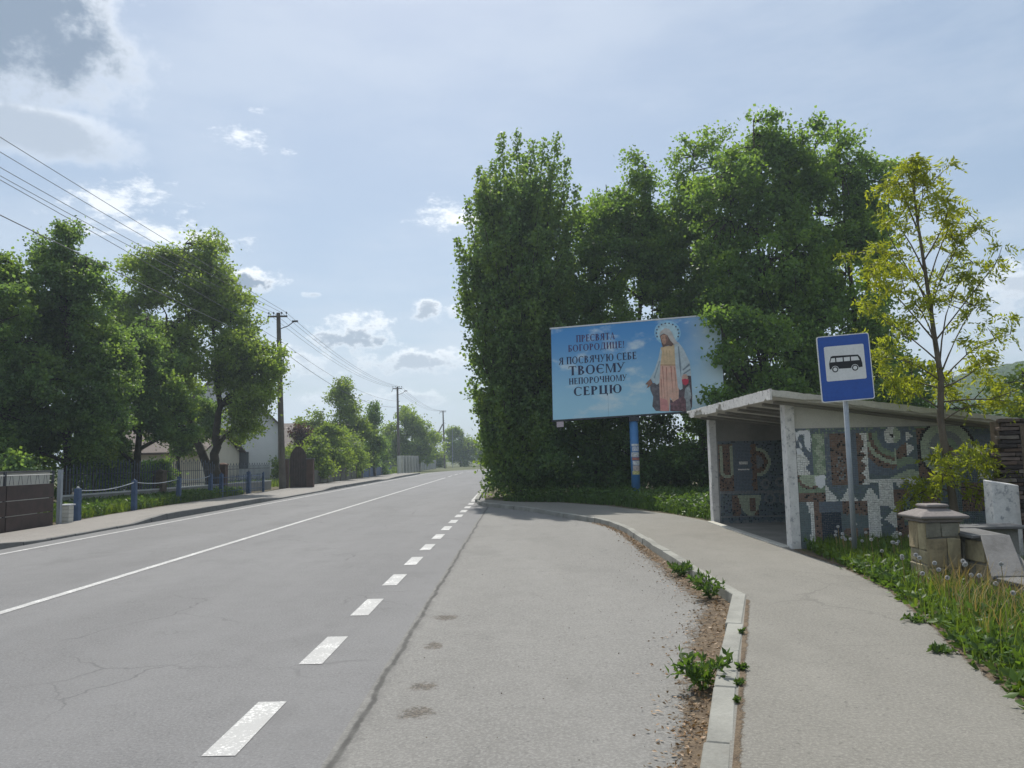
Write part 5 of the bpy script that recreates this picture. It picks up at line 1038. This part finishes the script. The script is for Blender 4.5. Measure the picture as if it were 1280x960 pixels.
def walnut():
    tree('walnut_tree', 'large olive green forked walnut tree left of the utility pole', (-15.9, 40, .1), [(-1.6, 0, 12.2, 1.6, 1.7, 1.5), (-.6, .4, 12.0, 1.3, 1.3, 1.3), (.4, .4, 9.6, 1.3, 1.4, 1.5), (-3.0, .4, 7.8, 1.5, 1.5, 1.5), (1.3, .4, 5.6, 1.2, 1.3, 1.3), (.1, 0, 11.0, 1.4, 1.5, 1.7), (-3.3, 0, 11.0, 1.5, 1.6, 1.6), (-4.2, 0, 9.0, 1.6, 1.8, 1.9), (-1.6, .2, 9.4, 1.9, 1.8, 2.0), (.9, 0, 8.6, 1.5, 1.6, 1.8), (2.0, 0, 6.8, 1.3, 1.5, 1.8), (-4.4, 0, 6.4, 1.6, 1.8, 1.9), (-2.2, 0, 6.9, 1.6, 1.6, 1.6), (2.3, 0, 4.9, 1.1, 1.3, 1.3), (.6, -.2, 6.2, 1.4, 1.4, 1.5), (-3.6, 0, 4.4, 1.3, 1.4, 1.2), (1.7, 0, 3.5, 1.0, 1.1, .9), (2.5, 0, 5.9, 1.0, 1.2, 1.3), (-5.0, 0, 7.8, 1.2, 1.4, 1.6), (-2.4, .3, 4.6, 1.2, 1.3, 1.0)], mWal, 85, .17, 48, 92, .6, .3, group=LT, fork=1.4, asp=.6, fill=1.35,
         mains=[[(0, 0, -.1), (-.05, 0, 1.0), (-.55, 0, 2.4), (-1.3, 0, 4.2), (-2.2, 0, 6.4), (-2.5, 0, 9.5)], [(.08, 0, .5), (.15, 0, 1.4), (.2, 0, 2.8), (.35, 0, 4.6), (.2, 0, 7.0), (-.3, 0, 10.4)]])
walnut()
FT = 'trees in the gardens beyond the arched gate'
tree('garden_tree', 'tall loose garden tree with leaning stem beyond the arched gate', (-17.2, 76, 0), [(-.6, 0, 8.6, 1.3, 1.3, 1.5), (.4, 0, 6.6, 1.5, 1.5, 1.6), (-2.0, 0, 5.4, 1.7, 1.5, 1.6), (1.4, 0, 4.4, 1.5, 1.5, 1.5)], mLight, 91, .24, 48, 60, .75, .18, group=FT, fork=2, fill=1.3)
tree('garden_tree', 'slim dark garden tree just left of the second utility pole', (-14.6, 79, 0), [(0, 0, 6.2, .9, .9, 1.3), (.2, 0, 4.0, 1.2, 1.1, 1.6), (-.3, 0, 2.2, 1.3, 1.2, 1.3)], mDark, 92, .22, 44, 56, .6, .12, group=FT, fork=1)
tree('garden_tree', 'purple leaved tree above the arched brown gate', (-17.0, 61, 0), [(0, 0, 3.6, 1.1, 1.1, 1.2), (.3, 0, 2.4, 1.1, 1.0, .9)], mPurp, 93, .2, 26, 46, .5, .1, group=FT, fork=1)
for i, (x, y, h, w, m, lb) in enumerate(((-15.6, 57, 3.0, 1.4, mLight, 'bushy shrub right of the arched gate pier'), (-15.9, 64, 4.4, 1.9, mLight, 'round garden bush in the gap after the gate'), (-16.0, 71, 4.6, 2.0, mWal, 'tangled garden bush below the tall loose tree'), (-18.6, 68, 4.0, 2.0, mLight, 'bush in front of the distant grey roofed house'), (-16.4, 86, 4.0, 2.2, mDark, 'low dark bush left of the second utility pole'))):
    tree('garden_bush', lb, (x, y, 0), [(0, 0, h*.72, w, w, h*.45), (.5, .2, h*.35, w, w, h*.35), (-.9, .3, h*.5, w, w, h*.4)], m, 100+i, .2, 60, 66, .6, .1, group='bushes in the gardens beyond the arched gate', fork=.6, cat='bush')
tree('garden_tree', 'round olive tree right of the second utility pole', (-16.5, 116, 0), [(-.5, 0, 7.4, 2.2, 2, 2.0), (1.8, 0, 6.4, 2, 2, 1.8), (-2.4, 0, 5.2, 2.2, 2, 2.0), (2.6, 0, 3.8, 2.4, 2, 2.2), (-.8, 0, 3.2, 2.6, 2, 2.2)], mWal, 94, .34, 48, 52, .95, .22, group=FT, fork=1.8, fill=1.3)
for i, (x, y, h, w, lb) in enumerate(((-12.4, 168, 8.6, 3.6, 'bright green tree behind the farthest pole'), (-6.5, 176, 7.6, 3.6, 'bright tree closing the view at the road bend'), (-18.5, 160, 8.0, 3.6, 'bright tree left of the farthest pole'), (-1.5, 178, 6.5, 3.4, 'far tree half hidden by the poplar edge'), (-25, 150, 7.5, 4, 'far tree over the garden fences'))):
    tree('roadside_tree', lb, (x, y, -.06), [(0, 0, h*.7, w*.75, w*.7, h*.3), (-w*.4, 0, h*.45, w*.7, w*.7, h*.35), (w*.45, 0, h*.4, w*.7, w*.7, h*.35), (0, -.5, h*.2, w*.9, w*.7, h*.2)], mLight, 110+i, .42, 54, 50, 1.05, .2, group='bright trees at the far road bend', fork=1.2)
tree('garden_tree', 'pale tree behind the low outbuilding left', (-27, 62, 0), [(0, 0, 6, 3, 3, 2.5), (2, 0, 4, 2.5, 2, 2)], mLight, 95, .25, 40, 50, .8, .2, group=FT, fork=2)

# ------------------------------------------------------------------ grass, weeds, dandelions, litter
def scatter(poly, n, r, lo=None, hi=None):
    f = inpoly(poly); P = np.array(poly); out = []
    while sum(map(len, out)) < n:
        q = r.uniform(P.min(0), P.max(0), (n*2, 2)); out.append(q[f(q[:, 0], q[:, 1])])
    return np.concatenate(out)[:n]
def blades(name, lb, pts, z, h, m, r, w=.006, bend=.4, parent=None, cat='grass'):
    n = len(pts); a = r.uniform(0, 2*math.pi, n); hh = h*r.uniform(.45, 1.25, n); b = np.stack([pts[:, 0], pts[:, 1], np.full(n, z)], 1)
    d = np.stack([np.cos(a), np.sin(a), np.zeros(n)], 1); s = np.stack([-np.sin(a), np.cos(a), np.zeros(n)], 1)*(w*r.uniform(.7, 1.4, n))[:, None]; bd = (bend*hh*r.uniform(.2, 1.2, n))[:, None]; up = np.stack([np.zeros(n), np.zeros(n), hh], 1)
    v = np.stack([b-s, b+s, b+up*.55+d*bd*.3-s*.8, b+up*.55+d*bd*.3+s*.8, b+up*.95+d*bd], 1).reshape(-1, 3); i = np.arange(n)*5
    t = np.concatenate([np.stack([i, i+1, i+3], 1), np.stack([i, i+3, i+2], 1), np.stack([i+2, i+3, i+4], 1)])
    o = fast(name, v, t, m, parent); return tag(o, lb, cat, kind='stuff') if lb else o
def herbs(name, lb, pts, z, h, size, m, r, cat='weeds', k=7):
    C_ = np.repeat(np.stack([pts[:, 0], pts[:, 1], np.full(len(pts), z)], 1), k, 0); n = len(C_); C_ = C_+np.stack([r.normal(0, .035, n), r.normal(0, .035, n), h*r.random(n)**1.3], 1)
    ax = np.stack([r.normal(0, 1, n), r.normal(0, 1, n), r.uniform(-.1, .9, n)], 1); v, t = leaves(C_, size, r, .5, 0, ax, .4)
    return tag(fast(name, v, t, m), lb, cat, kind='stuff')
rg = np.random.default_rng(5)
VG = [(2.55, 2.5), (2.77, 3.3), (3.10, 4.9), (3.37, 6.03), (3.76, 7.3), (4.18, 9.0), (4.42, 10.7), (4.66, 12.75), (7.6, 12.75), (7.2, 10.5), (6.2, 8), (5.6, 2.5)]
EDG = lambda y: np.interp(y, [2.5, 3.3, 4.9, 6.03, 7.3, 9, 10.7, 12.75], [2.55, 2.77, 3.10, 3.37, 3.76, 4.18, 4.42, 4.66])
def notwall(p):
    in1 = (np.abs(p[:, 0]-4.88) < .27) & (np.abs(p[:, 1]-9.2) < .27); in2 = (p[:, 0] > 4.9) & (p[:, 0] < 5.7) & (p[:, 1] > 6.2) & (p[:, 1] < 9.4); return p[~(in1 | in2)]
q = notwall(scatter(VG, 26000, rg)); dist = q[:, 0]-EDG(q[:, 1]); q = q[rg.random(len(q)) < np.clip(.25+dist*1.3, 0, 1)]
blades('verge_grass', 'green grass of the verge between pavement, pillar and mosaic wall', q, .11, .26, mGrass, rg)
q = notwall(scatter(VG, 3600, rg)); dist = q[:, 0]-EDG(q[:, 1]); q = q[dist < 1.4]
herbs('verge_weeds', 'low leafy weeds spilling over the right pavement edge', q, .12, .16, .085, mHerb, rg)
q = notwall(scatter([(3.6, 6.1), (4.35, 8.6), (4.9, 8.8), (5.2, 8.1), (5.0, 6.0), (4.4, 5.0)], 650, rg)); blades('tall_straw_grass', 'dry straw coloured grass tufts in front of the stone pillar', q, .11, .46, mStraw, rg, .003, .8)
q = scatter([(-13.3, 22.5), (-13.5, 25), (-13.95, 30), (-14.2, 40), (-15.3, 40), (-16.4, 34), (-16.6, 28), (-15, 22.5)], 15000, rg); blades('yard_grass', 'green grass strip behind the blue posts on the left', q, .095, .34, mGrass, rg, .014)
herbs('yard_weeds', 'leafy weeds among the blue posts on the left', q[:1500], .1, .35, .15, mHerb, rg)
q = scatter([(-.6, 28.4), (.3, 27.75), (1.5, 27.1), (3.0, 24.9), (4.0, 21.6), (4.6, 18.4), (9, 18.4), (9, 28.5), (2, 29.5)], 16000, rg); dq = q[:, 1]
blades('tree_foot_grass', 'rough grass below the billboard and shrubs', q, .11, .26, mHerb, rg, .012); herbs('tree_foot_weeds', 'leafy weeds around the foot of the blue billboard pole', q[:2200], .11, .45, .13, mHerb, rg)
# garden ground cover on the left beyond
q = scatter([(-14.8, 50), (-15.2, 92), (-22, 92), (-22, 50)], 9000, rg); blades('garden_grass', 'long garden grass beyond the arched gate', q, .09, .5, mGrass, rg, .03)
q = scatter([(-15.5, 92), (-15.8, 150), (-40, 150), (-40, 92)], 6000, rg); blades('far_meadow_grass', 'meadow grass behind the far fences', q, -.06, .7, mGrass, rg, .06)
# dandelion clocks
def dandelions():
    r = random.Random(6); hd = MB(); g = np.random.default_rng(1)
    hd.lathe((0, 0, 0), [(.001, -.006), (.006, -.003), (.006, .003), (.001, .006)], 6); d = g.normal(0, 1, (170, 3)); d /= np.linalg.norm(d, axis=1)[:, None]
    for k in d:
        a = np.cross(k, V(.3, .5, .8)); a /= np.linalg.norm(a); b = np.cross(k, a); hd.add([k*.004, k*.02+a*.0075, k*.024, k*.02-a*.0075, k*.02+b*.0075, k*.02-b*.0075], [(0, 1, 2, 3), (0, 4, 2, 5)])
    hm = hd.mesh('seed_head', mFluff); sp = MB(); sp.tube([(0, 0, 0), (.015, .005, .5), (0, 0, 1)], .0035, 5); sm = sp.mesh('stem', mStraw)
    spots = [(4.55+r.uniform(-.4, .9), 10.9+r.uniform(-1.2, 1.2)) for k in range(22)]+[(4.3+r.uniform(-.35, .5), 8.2+r.uniform(-.7, .6)) for k in range(15)]+[(4.3+r.uniform(-.35, .6), 6.4+r.uniform(-.9, .9)) for k in range(9)]
    for x, y in spots:
        if x < EDG(y)+.12: x = float(EDG(y))+.15+.2*r.random()
        if 4.6 < x < 5.2 and 8.9 < y < 9.5: y -= .6
        h = r.uniform(.26, .48); t = thing('dandelion', 'white fluffy dandelion clock on a thin stem in the right verge', 'dandelion', (x, y, .11), 'dandelion clocks in the right verge')
        s = link('stem', sm, t); s.scale = (1, 1, h); k = link('seed_head', hm, t); k.location = (0, 0, h+.004); k.scale = (.95,)*3; k.rotation_euler = (r.random()*3, r.random()*3, 0)
dandelions()
# weeds in the gutter and on the kerb
def weed(lb, x, y, z, h, sp, n, seed, m=None, size=.07):
    r = np.random.default_rng(seed); t = thing('gutter_weed', lb, 'weed', (x, y, z), 'weeds along the bay kerb'); mb = MB(); C_ = []; A_ = []
    for k in range(n):
        a = r.uniform(0, 2*math.pi); L_ = r.uniform(.5, 1); e = V(x+sp*L_*math.cos(a), y+sp*L_*math.sin(a), z+h*r.uniform(.4, 1)); P = [V(x, y, z-.01), V(x, y, z)+(e-V(x, y, z))*.5+V(0, 0, h*.25), e]; mb.tube(P, .0035, 4)
        for j in range(12):
            q = r.uniform(.15, 1.05); p = P[0]+(P[1]-P[0])*min(1, q*2) if q < .5 else P[1]+(P[2]-P[1])*(q-.5)*2; C_.append(p); A_.append((e-P[0])+r.normal(0, .15, 3))
    mb.build('stem', mHerb, t); C_ = np.array(C_); C_[:, 2] = np.maximum(C_[:, 2], z+.006); v, tr = leaves(C_, size, r, .42, .2, np.array(A_), .6); v[:, 2] = np.maximum(v[:, 2], z+.004); fast('leaf_cluster', v, tr, m or mHerb, t)
weed('largest gutter weed beside the nearest kerb stones', 1.30, 5.72, .01, .24, .24, 20, 1)
weed('gutter weed at the corner where the kerb bends', 2.22, 9.2, .01, .26, .26, 18, 2)
weed('leafy gutter weed just beyond the kerb bend', 2.22, 10.9, .01, .18, .26, 16, 3)
weed('small green tuft behind the near kerb, upper one', 1.60, 5.78, .127, .035, .045, 14, 4, None, .028)
weed('small flat tuft behind the near kerb, lower one', 1.47, 5.42, .127, .03, .05, 10, 5, None, .028)
weed('tiny grassy tuft behind the near kerb, nearest the viewer', 1.36, 5.05, .127, .03, .03, 8, 6, None, .022)
weed('little weed in the joint behind the kerb bend', 1.93, 6.9, .127, .04, .03, 8, 7, None, .025)
weed('tuft fallen on the pavement by the grass verge, nearer', 3.28, 6.15, .127, .035, .13, 12, 8, mHerb, .05)
weed('tuft creeping onto the pavement by the grass verge, farther', 3.62, 7.25, .127, .035, .13, 12, 9, mHerb, .05)
# dirt strip along the kerb, with leaf litter and grit
inn = [p for p in wob(KF[2:13], .12, .0, 1)]
wd = lambda y: float(np.interp(y, [2, 5, 7.5, 10, 14, 18, 20], [.14, .26, .42, .38, .22, .12, .05]))
def dirt():
    t = NT('gutter_dirt'); at_ = t.N.new('ShaderNodeAttribute'); at_.attribute_name = 'depth'
    n = t.noise(9, 6, .7); f = t.noise(70, 4, .7)
    c = t.mix(t.step(n, .35, .65), (.075, .055, .038), (.15, .115, .078)); c = t.mix(t.step(f, .45, .7, 0, .6), c, (.24, .19, .135)); t.bump(f, .006)
    t.done(c, .95, .2); tr = t.N.new('ShaderNodeBsdfTransparent'); ms = t.N.new('ShaderNodeMixShader')
    k = t.step(t.math('ADD', at_.outputs['Fac'], t.math('ADD', t.math('MULTIPLY', t.math('SUBTRACT', n, .5), 1.1), t.math('MULTIPLY', t.math('SUBTRACT', f, .5), 1.2))), .40, .62)
    t.L.new(k, ms.inputs[0]); t.L.new(tr.outputs[0], ms.inputs[1]); t.L.new(t.bs.outputs[0], ms.inputs[2]); t.L.new(ms.outputs[0], t.out.inputs[0])
    def lay_(P, wf, z, side, lb):
        mb = MB(); val = []
        for x, y in P:
            for j in range(5): mb.v.append((x+side*(-.03+(wf(y)*1.5+.03)*j/4), y-.12*j/4, z)); val.append(1-j/4)
        for i in range(len(P)-1):
            for j in range(4): mb.f.append([5*i+j, 5*i+j+1, 5*i+j+6, 5*i+j+5]); mb.m.append(0)
        o = mb.build('edge_dirt', t.mat); at2 = o.data.attributes.new('depth', 'FLOAT', 'POINT'); at2.data.foreach_set('value', val)
        tag(o, lb, 'dirt', kind='stuff')
    lay_(inn, wd, .0095, -1, 'brown dirt strip in the gutter of the bus bay')
    lay_(resample(WR[2:], .15), lambda y: .10, .1305, -1, 'crumbs of soil along the verge edge of the pavement')
    lay_(resample([(x+.205, y) for x, y in KF[2:6]]+[(2.50, 8.6)], .15), lambda y: .008, .1285, 1, 'thin line of soil behind the near kerb stones')
dirt()
def litter():
    r = np.random.default_rng(14); P = np.array(inn); i = r.integers(0, len(P), 2600); p = P[i]+r.normal(0, .05, (2600, 2)); w = np.array([wd(y) for y in p[:, 1]]); p[:, 0] -= .02+w*np.abs(r.normal(0, .55, 2600)); ax = r.normal(0, 1, (2600, 3)); ax[:, 2] *= .12
    c = np.stack([p[:, 0], p[:, 1], .014+.012*r.random(2600)], 1); v, t = leaves(c, .035, r, .45, 0, ax, .1); v[:, 2] = np.maximum(v[:, 2], .012)
    tag(fast('leaf_litter', v, t, [leafmat('dead_leaf', (.24, .16, .09), .5, 1, .1, (1.1, .9, .7))]), 'dry leaf litter and grit in the bay gutter', 'litter', kind='stuff')
    # loose grit on the bay and the pavement edges
    n = 1500; q = np.stack([r.uniform(-.9, 2.2, n), r.uniform(3.5, 14, n)], 1); k = r.random(n) < np.clip(.05+((q[:, 0]+.9)/3.1)**3, 0, 1); q = q[k]; q = q[q[:, 0] < np.interp(q[:, 1], [3.5, 6.68, 8.84, 15], [.6, 1.6, 2.25, 2.2])]
    c = np.stack([q[:, 0], q[:, 1], np.full(len(q), .012)], 1); v, t = leaves(c, .012, r, .9); v[:, 2] = np.maximum(v[:, 2], .007); tag(fast('loose_grit', v, t, mTimber), 'loose dark grit scattered over the bus bay', 'grit', kind='stuff')
litter()

# ------------------------------------------------------------------ thin air volume: hazes the distance, added also to imitate lens glare
def glare_haze():
    q = MB(); q.box((-1250, -1250, -1.1), (1250, 1250, 66)); m = bpy.data.materials.new('glare_haze_air'); m.use_nodes = True; t = m.node_tree; t.nodes.clear()
    o = t.nodes.new('ShaderNodeOutputMaterial'); v = t.nodes.new('ShaderNodeVolumePrincipled'); v.inputs['Color'].default_value = (.74, .88, 1, 1); v.inputs['Density'].default_value = .0009; v.inputs['Anisotropy'].default_value = .35
    t.links.new(v.outputs[0], o.inputs['Volume']); tag(q.build('glare_haze', m), 'thin pale air that hazes the distance and stands in for lens glare', 'glare_haze', kind='stuff')
glare_haze()
